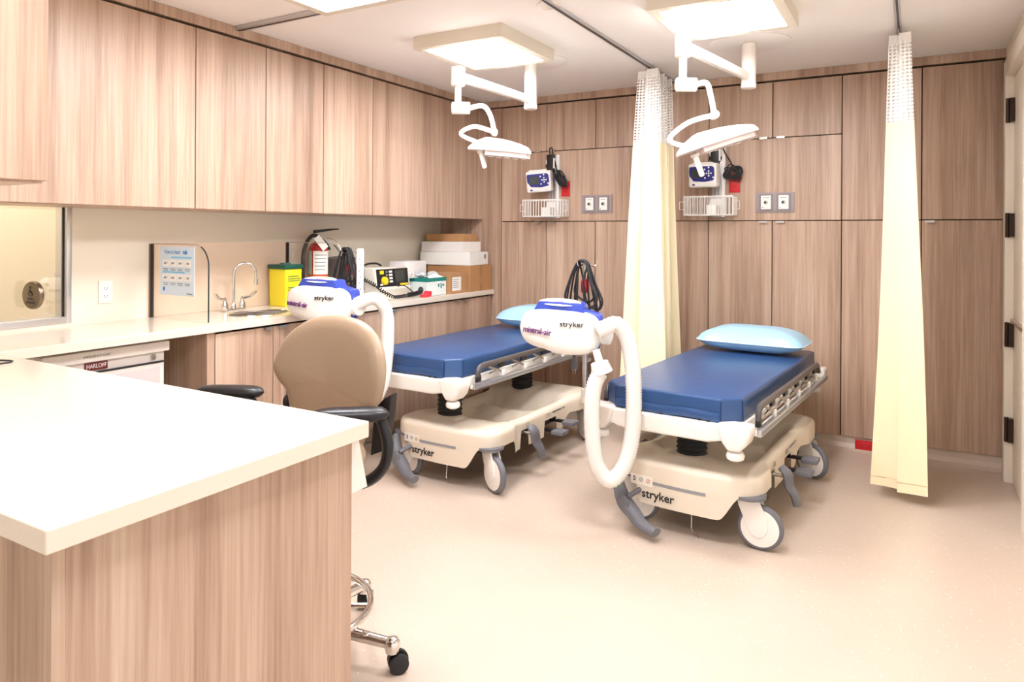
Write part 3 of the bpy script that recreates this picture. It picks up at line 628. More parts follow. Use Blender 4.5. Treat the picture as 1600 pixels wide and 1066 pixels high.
lamp((-.827, 4.131), 2.224, 2.278, (-.966, 3.307),
     [(-.966, 3.307, 2.094), (-.868, 3.364, 2.1), (-.85, 3.374, 2.04), (-.835, 3.383, 1.95), (-.943, 3.321, 1.912), (-1.02, 3.276, 1.832), (-.95, 3.317, 1.8), (-.9, 3.34, 1.82)],
     ((-.985, 3.297, 1.752), (-.66, 3.482, 1.875)), None, 'white examination lamp on a folding arm over the right bed', ((-.915, 3.337, 1.762), (-.882, 3.355, 1.656)), (-.25, -.1, 1))
# ------------------------------------------------------------------ curtain tracks and curtains
tr1 = B(-3.16, -2.45, 2.495, 2.535, ZC - .022, ZC - .0005).build('curtain_track', ALU, bevel=.003); tag(tr1, 'short aluminium ceiling track at the left, running out from the wall cabinets', 'curtain track')
B(-3.155, -2.45, 2.51, 2.52, ZC - .0235, ZC - .0215).build('slot', BLACK, tr1); B(-3.175, -3.155, 2.49, 2.54, ZC - .03, ZC - .001).build('end_cap', WHITE, tr1, bevel=.003)
for x, y0, lab in ((-1.5, -.5, 'ceiling curtain track running between the two beds'), (-.08, -.5, 'ceiling curtain track on the right, carrying the free hanging curtain')):
    t_ = B(x - .014, x + .014, y0, YB - .03, ZC - .016, ZC - .0005).build('curtain_track', ALU, bevel=.002); tag(t_, lab, 'curtain track')
    B(x - .005, x + .005, y0, YB - .03, ZC - .0175, ZC - .0155).build('slot', BLACK, t_)
def curtain(x0, ya, yb, pl, amp, zb, lab, spread, seed, lean=0.0, front=0.0):
    c = thing('privacy_curtain', lab, 'curtain', (x0, (ya + yb) / 2, zb), group='cream privacy curtains with net tops')
    N = 150; zt, zn = 2.435, 1.975
    rnd = random.Random(seed); ph = [rnd.uniform(-.5, .5) for _ in range(40)]; am = [rnd.uniform(.55, 1.25) for _ in range(40)]
    def pos(u, z):
        t = (zt - z) / (zt - zb); k = u * pl; i = int(k); f = k - i
        y = ya + (yb - ya) * u
        yc = (ya + yb) / 2; y = yc + (y - yc) * (1 + spread * t)
        a = amp * (.85 + 1.25 * t) * (am[i % 40] * (1 - f) + am[(i + 1) % 40] * f)
        x = x0 + a * math.sin(2 * PI * k + 1.6 * ph[i % 40] * t * math.sin(PI * f)) + .012 * t * math.sin(9 * u + 4 * t + seed) + lean * t
        y += .012 * math.cos(4 * PI * k) + front * t * (u - .5)
        return Vector((x, y, z))
    def band(za, zb_, nz, nm, m, uvs=None, drop=None):
        g = MB().grid(lambda u, v: pos(u, za + ((zb_ if drop is None else zb_ + drop(u)) - za) * v), N, nz)
        o = g.build(nm, m, c, angle=80, fix=False)
        if uvs:
            uv = o.data.uv_layers.new(name='UVMap'); Lu = 0; cum = [0]
            for i in range(1, N): Lu += (pos(i / (N - 1), za) - pos((i - 1) / (N - 1), za)).length; cum.append(Lu)
            for lp in o.data.loops:
                vi = lp.vertex_index; j, i = divmod(vi, N); z = za + (zb_ - za) * j / (nz - 1)
                uv.data[lp.index].uv = (cum[i] / uvs, z / uvs)
        return o
    band(zt, zt - .045, 2, 'header_band', NETB); band(zt - .045, zn, 12, 'net_panel', NET, .019)
    cl = band(zn, zb, 40, 'cloth', CURT, drop=lambda u: .018 * math.sin(6 * u + seed))
    band(zb + .035, zb + .03, 2, 'hem_stitch', mat('hem_' + str(seed), (228, 206, 158), .7))
    for i in range(pl + 1):
        u = min(.999, i / pl); p = pos(u, zt)
        MB().tube([(x0, p.y, ZC - .012), (x0, p.y, ZC - .026), (p.x, p.y, zt + .004), (p.x, p.y, zt - .012)], .0028, 6).build('hook', STEEL, c)
curtain(-1.5, 4.31, 4.74, 5, .085, .14, 'cream privacy curtain with a net top hanging between the two beds', .3, 3, -.03)
curtain(-.08, 4.16, 4.62, 6, .062, .075, 'cream privacy curtain with a net top hanging free at the right', .22, 5, 0)
MB_ = MB().lathe([(.055, 0), (.055, -.006), (.045, -.01), (.02, -.012)], (-1.53, 2.99, ZC - .0005), 28).build('ceiling_disc', WHITEM); tag(MB_, 'small round white cover plate on the ceiling beside the curtain track', 'cover plate')

# ------------------------------------------------------------------ wall monitors, baskets, outlets
def monitor_set(xc, tilt, lab, hanging, wall_side):
    y = YB
    r = thing('monitor_rail', 'grey vertical mounting rail ' + lab, 'wall rail', (xc, y - .02, 1.5))
    B(xc - .045, xc + .02, y - .022, y - .0005, 1.5, 1.99).build('channel', mat('rail_grey_' + wall_side, (196, 192, 190), .35, .4), r, bevel=.003)
    B(xc + .022, xc + .045, y - .03, y - .0005, 1.5, 2.0).build('cable_cover', WHITE, r, bevel=.003)
    B(xc - .03, xc - .022, y - .0235, y - .0215, 1.52, 1.98).build('slot', GREYL, r); B(xc - .004, xc + .004, y - .0235, y - .0215, 1.52, 1.98).build('slot', GREYL, r)
    m = thing('patient_monitor', 'white patient monitor with a blue keypad ' + lab, 'monitor', (xc - .05, y - .12, 1.78))
    Mm = Matrix.Translation((xc - .075, y - .125, 1.785)) @ Matrix.Rotation(tilt[0], 4, 'Z') @ Matrix.Rotation(tilt[1], 4, 'X') @ Matrix.Rotation(tilt[2], 4, 'Y') @ Matrix.Rotation(PI / 2, 4, 'X')
    # local: x right, y up, z toward the room
    MB().obox(Mm, .2, .165, .085).build('case', WHITE, m, bevel=.02, segs=4)
    bp = MB().prism([(-.085, .06), (.07, .062), (.085, .05), (.088, 0), (.08, -.035), (.02, -.045), (-.06, -.038), (-.088, .0), (-.09, .045)], lambda x, y_: Mm @ Vector((x, y_, .0425)), lambda x, y_: Mm @ Vector((x, y_, .0455))).build('keypad', BLUEM, m, smooth=False)
    MB().obox(Mm @ Matrix.Translation((-.032, .012, .0462)), .075, .06, .0015).build('screen', SCREEN, bp)
    for dx, dy in ((0, 0), (.016, 0), (-.016, 0), (0, .016), (0, -.016), (-.028, .028), (.0, .04), (-.026, -.03), (.03, -.028)):
        MB().lathe([(.0062, 0), (.0055, .002)], (0, 0, 0), 10).xf(Mm @ Matrix.Translation((.048 + dx, .012 + dy, .0452))).build('key', PAPER, bp)
    MB().ell((0, 0, 0), (.011, .007, .002), 14, 6).xf(Mm @ Matrix.Translation((-.06, -.063, .043))).build('emblem', BLUEM, m)
    MB().ell((0, 0, 0), (.003, .003, .002), 8, 6).xf(Mm @ Matrix.Translation((.055, -.06, .043))).build('indicator', YEL2, m)
    MB().obox(Mm @ Matrix.Translation((-.01, .086, -.01)), .14, .012, .05).build('top_handle', WHITE, m, bevel=.004)
    B(xc - .035, xc + .005, y - .1, y - .0225, 1.75, 1.8).build('mount_arm', GREYP, m, bevel=.004)
    p = thing('power_adapter', 'black power adapter strapped to the rail ' + lab, 'power adapter', (xc - .03, y - .05, 1.9))
    B(xc - .05, xc + .008, y - .06, y - .0225, 1.865, 2.0).build('brick', BLACK, p, bevel=.006); B(xc - .062, xc + .02, y - .05, y - .0225, 1.9, 1.92).build('strap', BLACKR, p); B(xc - .058, xc - .04, y - .056, y - .023, 1.93, 1.96).build('strap_clip', WHITE, p)
    B(xc + .002, xc + .018, y - .056, y - .023, 1.89, 1.97).build('strap_clip', WHITE, p)
    # cord bundle
    if wall_side == 'left':
        cb = [(xc - .03, y - .04, 2.0), (xc - .03, y - .045, 2.045), (xc - .01, y - .045, 2.05), (xc + .0, y - .045, 2.0), (xc + .03, y - .05, 1.9), (xc + .05, y - .05, 1.82), (xc + .075, y - .045, 1.765)]
        cc = Vector((xc + .066, y - .052, 1.805)); rr = (.026, .075); ang = -.6
    else:
        cb = [(xc + .03, y - .05, 1.99), (xc + .05, y - .05, 1.94), (xc + .085, y - .05, 1.88), (xc + .1, y - .05, 1.84)]
        cc = Vector((xc + .1, y - .052, 1.8)); rr = (.06, .035); ang = .2
    co = thing('cable_coil', 'bundled black mains cable ' + lab, 'cable', tuple(cc))
    MB().tube(smooth_path(cb, 8), .005, 8).build('lead', BLACKR, co)
    rnd = random.Random(4)
    for k in range(10):
        a1 = rnd.uniform(.55, 1.15); a2 = rnd.uniform(.55, 1.15); of = rnd.uniform(-.012, .012); an = ang + rnd.uniform(-.35, .35) * (1 if wall_side == 'left' else 3.2)
        pts = []
        for i in range(18):
            t = 2 * PI * i / 18; u = rr[0] * a1 * math.cos(t); v = rr[1] * a2 * math.sin(t)
            pts.append(cc + Vector((u * math.cos(an) + v * math.sin(an) + of, -.018 + .003 * k, -u * math.sin(an) + v * math.cos(an) + of * .5)))
        MB().tube(pts, .0048, 6, closed=True).build('coil', BLACKR, co)
    # wire basket
    b = thing('wire_basket', 'white wire basket ' + lab, 'basket', (xc - .035, y - .1, 1.515))
    x0, x1, ya, yb, z0, z1 = xc - .205, xc + .125, y - .16, y - .025, 1.512, 1.64
    for z in (z0, z1): MB().tube([(x0, ya, z), (x1, ya, z), (x1, yb, z), (x0, yb, z)], .004, 6, closed=True).build('rim_wire', WHITE, b)
    n = 14
    for i in range(n + 1):
        x = x0 + (x1 - x0) * i / n
        MB().tube([(x, ya, z1), (x, ya, z0), (x, yb, z0), (x, yb, z1)], .0028, 6).build('wire', WHITE, b)
    for i in range(1, 5):
        yy = ya + (yb - ya) * i / 5
        for x in (x0, x1): MB().cyl((x, yy, z0), (x, yy, z1), .0025, n=6).build('wire', WHITE, b)
    for s, x in ((-1, x0), (1, x1)):
        MB().tube([(x, ya + .03, z1 - .035), (x + s * .04, ya + .03, z1 - .035), (x + s * .04, ya + .03, z0 + .04), (x, ya + .03, z0 + .04)], .0028, 6).build('side_hook', WHITE, b)
    B(xc - .06, xc + .02, y - .03, y - .0235, 1.52, 1.63).build('back_plate', WHITE, b, bevel=.002)
    B(xc - .055, xc + .012, ya + .02, yb - .02, z0 + .004, z0 + .07).build('leaflet_block', PAPER, b, bevel=.002)
monitor_set(-2.47, (.22, .12, -.06), 'on the far wall at the left', 'A', 'left')
monitor_set(-1.19, (-.1, .05, .0), 'on the far wall behind the right lamp', 'B', 'right')
MY = lambda x, z: frame((x, YB - .004, z), (1, 0, 0), (0, 0, 1))
outlet(MY(-2.378, 1.73), 'red emergency power outlet beside the left patient monitor', RED, RED, .072, .12)
outlet(MY(-1.086, 1.735), 'red emergency power outlet under the bundled cord at right', RED, RED, .074, .13)
o_ = outlet(frame((-.272, YB - .003, .046), (0, 0, 1), (-1, 0, 0)), 'red emergency power outlet low on the floor base', RED, RED, .06, .112)
def gas_plate(x0, x1, z0, z1, lab):
    g = thing('gas_outlet_panel', lab, 'gas outlet', ((x0 + x1) / 2, YB, z0))
    B(x0, x1, YB - .008, YB - .0005, z0, z1).build('plate', GREYM, g, bevel=.002)
    w_ = x1 - x0
    for k in (0, 1):
        cx = x0 + w_ * (.27 + .46 * k)
        b = B(cx - .045, cx + .045, YB - .013, YB - .008, z0 + .008, z1 - .008).build('bezel', mat('bezel_%s' % len(MATS), (142, 130, 132), .5), g, bevel=.003)
        B(cx - .032, cx + .032, YB - .017, YB - .0132, z0 + .022, z1 - .02).build('face', PAPER, b, bevel=.002)
        zc = (z0 + z1) / 2
        MB().cyl((cx, YB - .016, zc), (cx, YB - .026, zc), .013, n=18).build('valve_ring', STEEL, b); MB().cyl((cx - .003, YB - .024, zc), (cx - .003, YB - .028, zc), .008, n=14).build('valve_port', INK, b)
        B(cx - .024, cx - .018, YB - .0178, YB - .0171, z0 + .03, z0 + .036).build('mark', GREENM if k else INK, b)
        B(cx - .02, cx + .02, YB - .0178, YB - .0171, z1 - .036, z1 - .033).build('caption', INKG, b)
gas_plate(-2.238, -1.99, 1.538, 1.676, 'grey panel with two white gas outlets left of the middle curtain')
gas_plate(-.943, -.698, 1.53, 1.664, 'grey panel with two white gas outlets behind the right bed')

# ------------------------------------------------------------------ stretchers
def stretcher(loc, rz, zt, bx, lab, wheel_dirs):
    T = thing('hospital_stretcher', lab, 'stretcher', loc, rz, 'wheeled hospital stretchers')
    K = dict(parent=T, local=True)
    hw, hl, th = .33, .81, .105; zb = zt - th
    ch = .075
    pl = [(-hw + ch, -hl), (hw - ch, -hl), (hw, -hl + ch), (hw, hl - .03), (hw - .03, hl), (-hw + .03, hl), (-hw, hl - .03), (-hw, -hl + ch)]
    mt = MB().prism(pl, lambda x, y: (x, y, zb), lambda x, y: (x * .992, y * .997, zt)).build('mattress', NAVY, bevel=.012, segs=3, **K)
    for s in (-1, 1):
        MB().tube([(s * (hw - ch) * .995, -hl - .0005, zb + .004), (s * (hw - ch) * .993, -hl + .002, zt - .012)], .0022, 5).build('seam', NAVYD, mt, local=True)
        MB().tube([(s * hw * .999, -hl + ch, zb + .004), (s * hw * .993, -hl + ch, zt - .012)], .0022, 5).build('seam', NAVYD, mt, local=True)
    fl = MB().grid(lambda u, v: ((-hw + ch + .004 + (2 * hw - 2 * ch - .008) * u), -hl - .003 - .005 * math.sin(PI * v) - .0015 * math.sin(17 * u + 3 * v), zb + .003 + .042 * v + .003 * math.sin(11 * u)), 30, 5)
    fl.build('zip_flap', NAVY, mt, local=True)
    for x in (-.02, .16, .2): MB().ell((x, -hl - .006, zb + .004), (.008, .005, .005), 8, 6).build('clip', BLACK, mt, local=True)
    # litter frame
    fw_ = hw + .012; z1 = zb - .001; z0 = zb - .05
    f = MB()
    f.box(-fw_, fw_, -hl - .005, -hl + .06, z0 + .004, z1); f.box(-fw_, fw_, hl - .06, hl + .02, z0, z1)
    for s in (-1, 1): f.box(min(s * (fw_ - .05), s * fw_), max(s * (fw_ - .05), s * fw_), -hl + .06, hl - .06, z0, z1)
    f.box(-.2, .2, -hl + .06, hl - .06, z0 + .02, z1 - .006)
    f.build('litter_frame', WHITEM, bevel=.008, **K)
    MB().prism([(-fw_, z1), (-fw_, z0 - .005), (-.2, z0 - .036), (.2, z0 - .036), (fw_, z0 - .005), (fw_, z1)], lambda x, z: (x, -hl - .03, z), lambda x, z: (x, -hl + .03, z)).build('foot_board', WHITEM, bevel=.012, segs=3, **K)
    for x in (-.27, .21): B(x - .03, x + .03, -hl + .05, -hl + .12, z0 - .05, z0 + .01).build('under_bracket', BLACK, bevel=.004, **K)
    for sx in (-1, 1):
        for sy in (-1, 1):
            cx = sx * (hw + .015); cy = sy * (hl + .0)
            pts = [(-.1, .0), (.04, .0), (.048, -.03), (.03, -.08), (-.0, -.112), (-.05, -.112), (-.08, -.07)]
            bm_ = MB().prism(pts, lambda a, z: (cx + sx * a, cy + sy * .045, z1 + .008 + z), lambda a, z: (cx + sx * a, cy - sy * .06, z1 + .008 + z)).build('corner_bumper', WHITEM, bevel=.014, segs=3, **K)
            MB().lathe([(.012, .0), (.034, -.008), (.04, -.022), (.036, -.036), (.02, -.045), (.002, -.047)], (cx - sx * .025, cy + sy * .005, z1 - .105), 20).build('bumper_knob', WHITE, bm_, local=True)
    # side rails (folded down)
    for s in (-1, 1):
        xr = s * (hw + .045)
        MB().obox(Matrix.Translation((xr + s * .022, .02, z0 + .008)), .02, 1.5, .034).build('rail_track', ALU, bevel=.005, **K)
        B(min(xr + s * .032, xr + s * .0335), max(xr + s * .032, xr + s * .0335), -.72, .76, z0 + .0, z0 + .016).build('track_stripe', GREYL, **K)
        MB().obox(Matrix.Translation((xr, .02, z0 - .002)), .035, 1.46, .02).build('rail_shelf', WHITEM, bevel=.004, **K)
        zr = zb + .052
        bar = smooth_path([(xr, -.66, zr - .055), (xr, -.655, zr - .02), (xr, -.62, zr + .002), (xr, -.5, zr + .004), (xr, .0, zr + .004), (xr, .52, zr + .004), (xr, .6, zr), (xr, .635, zr - .03), (xr, .64, zr - .05)], 6)
        tb_ = MB().tube(bar, .0165, 8); tb_.v = [(xr + (v[0] - xr) * .85, v[1], v[2]) for v in tb_.v]
        rl = tb_.build('side_rail', CHARC, **K)
        for yy in (-.42, -.17, .08, .33, .53):
            MB().tube([(xr, yy - .14, zr - .01), (xr + s * .006, yy, z0 + .04)], .0065, 8).build('link', STEEL, rl, local=True)
            MB().tube([(xr - s * .004, yy - .12, z0 + .045), (xr, yy + .02, zr - .03)], .005, 8).build('link', STEEL, rl, local=True)
            B(xr - .008, xr + .008, yy - .03, yy + .03, zr - .034, zr - .01).build('pivot_lug', BLACK, rl, local=True, bevel=.005)
            B(min(xr, xr + s * .02), max(xr, xr + s * .02), yy - .013, yy + .013, z0 + .008, z0 + .055).build('pivot_bracket', WHITEM, rl, local=True, bevel=.006)
        B(xr - .012, xr + .012, -.672, -.642, zr - .085, zr - .045).build('end_latch', BLACK, rl, local=True, bevel=.004)
    # base cover: moulded shell
    cyb, hb, wb = -.155, .62, .345
    def outline():
        R_ = .1; pts = []
        def arc(cx, cy, a0): return [(cx + R_ * math.cos(a0 + PI / 2 * k / 8), cy + R_ * math.sin(a0 + PI / 2 * k / 8)) for k in range(9)]
        seg = arc(wb - R_, hb - R_, 0) + arc(-wb + R_, hb - R_, PI / 2) + arc(-wb + R_, -hb + R_, PI) + arc(wb - R_, -hb + R_, 1.5 * PI)
        P = [Vector((x, y, 0)) for x, y in seg]; P.append(P[0]); return resample(P, .0125)
    OL = outline()
    def warp(p):
        x, y = p.x, p.y
        wst = 1 - .12 * (sstep(-.42, -.3, y) - sstep(.28, .4, y)); x *= wst
        if y < -.4: y -= .03 * (1 - min(1, (x / .34) ** 2)) * sstep(.4, .6, -y)
        return x, y
    def rim(x, y): return .315 - .012 * (sstep(-.45, -.3, y) - sstep(.2, .4, y)) + .02 * sstep(.3, .5, y)
    def bot(x, y):
        ax = abs(x)
        if y < -hb + .09:
            z = .118 + .117 * sstep(.17, .275, ax)
            if x < 0: z = .118 + .117 * sstep(.2, .225, ax)
            return z
        if y > hb - .09: return .2 + .035 * sstep(.2, .3, ax)
        z = .235 - .085 * (sstep(-.42, -.36, y) - sstep(.22, .33, y))
        if -.27 < y < -.19: z = .25
        if .0 < y < .17: z = .245
        return z
    n = len(OL)
    def top(x, y):
        e = sstep(.24, .4, abs(y)); h = .318 - .006 * sstep(.3, .05, abs(x)) + .012 * (sstep(.14, .09, math.hypot(x + bx * .5, abs(y) - .41)))
        tray = .225 + .09 * sstep(.17, .27, abs(x)) + (.05 * sstep(.12, .0, abs(y - .05)) if abs(x) < .2 else 0)
        if y > 0: h += .015
        return tray * (1 - e) + h * e
    rings = []
    def ring_(scale, zf):
        r = []
        for p in OL:
            x, y = warp(p); r.append((x * scale[0], y * scale[1], zf(x * scale[0], y * scale[1], x, y)))
        rings.append(r)
    ring_((.985, .985), lambda a, b, x, y: bot(x, y) + .002)
    ring_((1, 1), lambda a, b, x, y: bot(x, y))
    ring_((1, 1), lambda a, b, x, y: bot(x, y) * .4 + rim(x, y) * .6 - .02)
    ring_((.998, .999), lambda a, b, x, y: rim(x, y) - .022)
    ring_((.985, .992), lambda a, b, x, y: rim(x, y) - .006)
    ring_((.955, .975), lambda a, b, x, y: rim(x, y))
    for k in (.93, .89, .84, .78, .7, .6, .48, .35, .2, .05):
        ring_((k * .955 + .02, k * .97 + .015), lambda a, b, x, y: rim(x, y) * sstep(.8, .955, k) + top(a, b) * (1 - sstep(.8, .955, k)))
    bc = MB(); bc.v = [(x + bx, y + cyb, z) for r in rings for x, y, z in r]
    for j in range(len(rings) - 1):
        for i in range(n): k = (i + 1) % n; bc.f.append((j * n + i, j * n + k, (j + 1) * n + k, (j + 1) * n + i))
    bc.f.append(tuple(range((len(rings) - 1) * n, len(rings) * n)))
    base = bc.build('base_cover', CREAM, angle=50, **K)
    B(bx - .2, bx + .2, cyb - .5, cyb + .5, .16, .215).build('chassis', BLACKR, **K)
    yf = lambda x: cyb - hb - .03 * (1 - min(1, ((x - bx) / .34) ** 2))
    def decal(x0, x1, za, zc, m, nm, off=.002, dz=0):
        MB().grid(lambda u, v: (x0 + (x1 - x0) * u, yf(x0 + (x1 - x0) * u) - off, za + (zc - za) * v + dz * u), 12, 2).build(nm, m, base, local=True)
    decal(bx - .13, bx + .12, .213, .227, GREYL, 'grey_stripe')
    decal(bx - .245, bx - .13, .2, .248, mat('label_cream_%d' % len(MATS), (236, 228, 214), .5), 'icon_label', .003)
    for k, (m, dx) in enumerate(((BLUEM, 0), (GREYL, .037), (mat('pink_icon_%d' % len(MATS), (214, 128, 128), .6), .074))):
        xx = bx - .226 + dx; yy = yf(xx) - .0045; sl_ = math.atan2(yf(xx + .01) - yf(xx - .01), .02)
        Mi = frame((xx, yy, .226), (math.cos(sl_), math.sin(sl_), 0), (0, 0, 1))
        if k == 0: q = MB().obox(Mi, .012, .02, .001); q.build('icon', m, base, local=True); MB().obox(Mi @ Matrix.Translation((0, 0, .001)), .004, .012, .001).build('icon', PAPER, base, local=True)
        else:
            q = MB().tube([Mi @ Vector((.009 * math.cos(2 * PI * i / 16), .009 * math.sin(2 * PI * i / 16), 0)) for i in range(16)], .0011, 5, closed=True); q.tube([Mi @ Vector((-.006, -.006, 0)), Mi @ Vector((.006, .006, 0))], .0012, 5); q.build('icon', m, base, local=True)
    xx = bx - .105; sl_ = math.atan2(yf(xx + .01) - yf(xx - .01), .02)
    text('stryker', .056, INK, frame((xx, yf(xx) - .0025, .165), (math.cos(sl_), math.sin(sl_), 0), (0, 0, 1)), base, local=True, bold=.0006)
    # side decals
    xs = lambda y: bx + warp(Vector((wb, y - cyb, 0)))[0] + .0015
    for (ya, yb_, za, zc, m) in ((-.02 + cyb + .12, cyb + .22, .272, .284, GREYL), (cyb + .235, cyb + .26, .272, .284, GREYL)):
        MB().grid(lambda u, v: (xs(ya + (yb_ - ya) * u), ya + (yb_ - ya) * u, za + (zc - za) * v), 8, 2).build('side_stripe', m, base, local=True)
    for yy in (cyb + .03, cyb + .06, cyb - .2):
        MB().tube([(xs(yy) + .0004, yy - .012, .263), (xs(yy) + .0004, yy + .012, .263), (xs(yy) + .0004, yy + .012, .283), (xs(yy) + .0004, yy - .012, .283)], .0009, 5, closed=True).build('side_icon', INKG, base, local=True)
    # bellows
    for yy in (cyb - .4, cyb + .42):
        zb0 = top(0, yy - cyb) - .012; zt0 = z0 + .015; nb = 9; pr = []
        for i in range(nb * 2 + 1): pr.append(((.074 if i % 2 else .066), zb0 + (zt0 - zb0) * i / (nb * 2)))
        MB().lathe(pr, (bx * .5, yy, 0), 28).build('lift_bellows', BLACKR, angle=20, **K)
    # casters
    k = 0
    for sy in (-1, 1):
        for sx in (1, -1):
            px_ = bx + sx * .285; py = cyb + sy * .56; d = Vector((wheel_dirs[k][0], wheel_dirs[k][1], 0)).normalized(); k += 1
            wc = Vector((px_, py, .0985)) + d * .05; nrm = Vector((d.y, -d.x, 0))
            fk = MB()
            leaf = [(-.1, .235), (-.015, .235), (.0, .215), (.03, .15), (.035, .1), (.02, .07), (-.01, .055), (-.035, .07), (-.065, .13), (-.09, .19)]
            for s2 in (-1, 1):
                o0, o1 = .021 * s2, .029 * s2
                fk.prism(leaf, lambda a, z: wc + d * a + nrm * o0 + Vector((0, 0, z - .0985)), lambda a, z: wc + d * a + nrm * o1 + Vector((0, 0, z - .0985)))
            fk.prism([(-.1, .237), (-.0, .237), (.0, .212), (-.09, .2)], lambda a, z: wc + d * a - nrm * .029 + Vector((0, 0, z - .0985)), lambda a, z: wc + d * a + nrm * .029 + Vector((0, 0, z - .0985)))
            fo = fk.build('caster', WHITEM, bevel=.004, **K)
            Mw = frame(wc, d, (0, 0, 1))
            prf = [(.06, -.018), (.088, -.018), (.096, -.012), (.0985, -.004), (.0985, .004), (.096, .012), (.088, .018), (.06, .018)]
            MB().lathe(prf, (0, 0, 0), 40).xf(Mw).build('tyre', GREYP, fo, local=True, angle=50)
            MB().lathe([(.0001, -.0235), (.05, -.0235), (.081, -.019), (.082, 0), (.081, .019), (.05, .0235), (.0001, .0235)], (0, 0, 0), 36).xf(Mw).build('wheel_cover', WHITEM, fo, local=True)
            MB().lathe([(.06, .0), (.075, .002), (.075, .016), (.05, .018)], (px_ , py, .222), 24).build('swivel_plate', GREYP, fo, local=True)
    # pedals
    def pedal(path, wdt, thk, nm, m=GREYP):
        p = smooth_path(path, 6); mb = MB(); P = []
        for i, q in enumerate(p):
            t = (p[min(i + 1, len(p) - 1)] - p[max(i - 1, 0)]).normalized(); P.append((q, t))
        side = Vector(wdt); vs = []; fs = []
        for i, (q, t) in enumerate(P):
            nn = side.normalized().cross(t).normalized(); a = i / (len(P) - 1); kw = .75 + .35 * math.sin(PI * min(1, a * 1.15))
            for (cs, sn) in [(math.cos(2 * PI * j / 10), math.sin(2 * PI * j / 10)) for j in range(10)]: vs.append(q + side * cs * kw + nn * sn * thk)
        for i in range(len(P) - 1):
            for j in range(10): l = (j + 1) % 10; fs.append((i * 10 + j, i * 10 + l, (i + 1) * 10 + l, (i + 1) * 10 + j))
        fs += [tuple(range(10)), tuple(range((len(P) - 1) * 10, len(P) * 10))]
        return mb.add(vs, fs).build(nm, m, **K)
    yF = cyb - hb
    bp_ = pedal([(bx - .31, yF - .03, .225), (bx - .285, yF - .055, .175), (bx - .25, yF - .075, .125), (bx - .2, yF - .09, .09), (bx - .14, yF - .12, .058), (bx - .06, yF - .15, .05)], (.018, .024, .016), .019, 'brake_pedal')
    MB().tube([(bx - .235, yF - .075, .15), (bx - .2, yF - .02, .175), (bx - .18, yF + .06, .18)], .012, 10).build('pedal_shaft', GREYP, bp_, local=True)
    MB().ell((bx - .245, yF - .094, .125), (.03, .012, .038), 14, 8).build('pedal_hub', GREYP, bp_, local=True)
    MB().ell((bx - .185, yF - .115, .077), (.014, .005, .01), 10, 6).build('red_mark', RED, bp_, local=True); MB().ell((bx - .287, yF - .07, .19), (.006, .006, .014), 10, 6).build('green_mark', GREENM, bp_, local=True)
    xs2 = bx + .31
    for s in (1, -1):
        X = bx + s * .325; dxs = s * .07
        q = pedal([(X + s * .02, cyb - .235, .275), (X + s * .05, cyb - .24, .25), (X + s * .055, cyb - .225, .19), (X + s * .075, cyb - .215, .15), (X + s * .085, cyb - .2, .095)], (.008, .032, .0), .017, 'step_pedal')
        MB().cyl((X - s * .06, cyb - .235, .235), (X + s * .05, cyb - .235, .235), .008).build('pedal_shaft', STEEL, q, local=True)
        for yy, zz in ((cyb + .03, .175), (cyb + .17, .2)):
            B(min(X + s * .03, X + s * .11), max(X + s * .03, X + s * .11), yy - .045, yy + .045, zz, zz + .024).build('pump_pedal', GREYP, bevel=.008, **K)
            B(min(X - s * .08, X + s * .05), max(X - s * .08, X + s * .05), yy - .012, yy + .012, zz + .005, zz + .022).build('pedal_arm', BLACK, bevel=.003, **K)
    B(bx - .12, bx - .04, yF + .0, yF + .09, .105, .15).build('latch_block', BLACK, bevel=.004, **K); B(bx - .03, bx + .03, yF + .0, yF + .08, .11, .15).build('latch_block', BLACK, bevel=.004, **K)
    cpth = smooth_path([(bx + .05, yF - .01, .15), (bx + .052, yF - .015, .09), (bx + .06, yF - .03, .05), (bx + .1, yF - .05, .03)], 8)
    MB().tube(resample(cpth, .006), [.004 if i % 2 else .002 for i in range(len(resample(cpth, .006)))], 6).build('ground_chain', STEEL, **K)
    return T
RR, RL = math.radians(-4.5), math.radians(-2)
stretcher((-.925, 3.95, 0), RR, .657, .065, 'right hospital stretcher with navy mattress, in front of the wide oak cabinet', [(1, .08), (.9, .1), (.9, -.4), (1, -.3)])
stretcher((-2.445, 3.944, 0), RL, .69, .21, 'left hospital stretcher with navy mattress, behind the tan stool', [(.9, -.42), (.9, -.3), (.8, -.5), (1, -.3)])
# pillows
def pillow(c, rz, sx, sy, sz, lab):
    t = thing('pillow', lab, 'pillow', c, rz, 'pale blue pillows on the stretchers')
    def pf(u, v):
        a = 2 * PI * u; X = math.copysign(abs(math.cos(a)) ** .45, math.cos(a)); Y = math.copysign(abs(math.sin(a)) ** .45, math.sin(a))
        pinch = 1 + .1 * (abs(X) * abs(Y)) ** 3
        w_ = math.sin(PI * v / 2) if v <= 1 else 0
        return X, Y, pinch
    def half(sgn):
        def fn(u, v):
            X, Y, p = pf(u, 0); r = v
            h = (1 - r ** 3.2) ** .75 if r < 1 else 0
            return Vector((X * r * sx / 2 * p, Y * r * sy / 2 * p, sz * .42 + sgn * h * sz * (.58 if sgn > 0 else .415) + .004 * math.sin(7 * u * PI + 9 * r) * (1 - h) * (r < .98)))
        return fn
    mb = MB().grid(half(1), 48, 14, True); mb.grid(half(-1), 48, 14, True)
    mb.build('cover', PILL, t, local=True, angle=60)
    MB().tube([Vector((pf(i / 48, 0)[0] * sx / 2 * pf(i / 48, 0)[2], pf(i / 48, 0)[1] * sy / 2 * pf(i / 48, 0)[2], sz * .42)) for i in range(48)], .003, 5, closed=True).build('piping', PILLE, t, local=True)
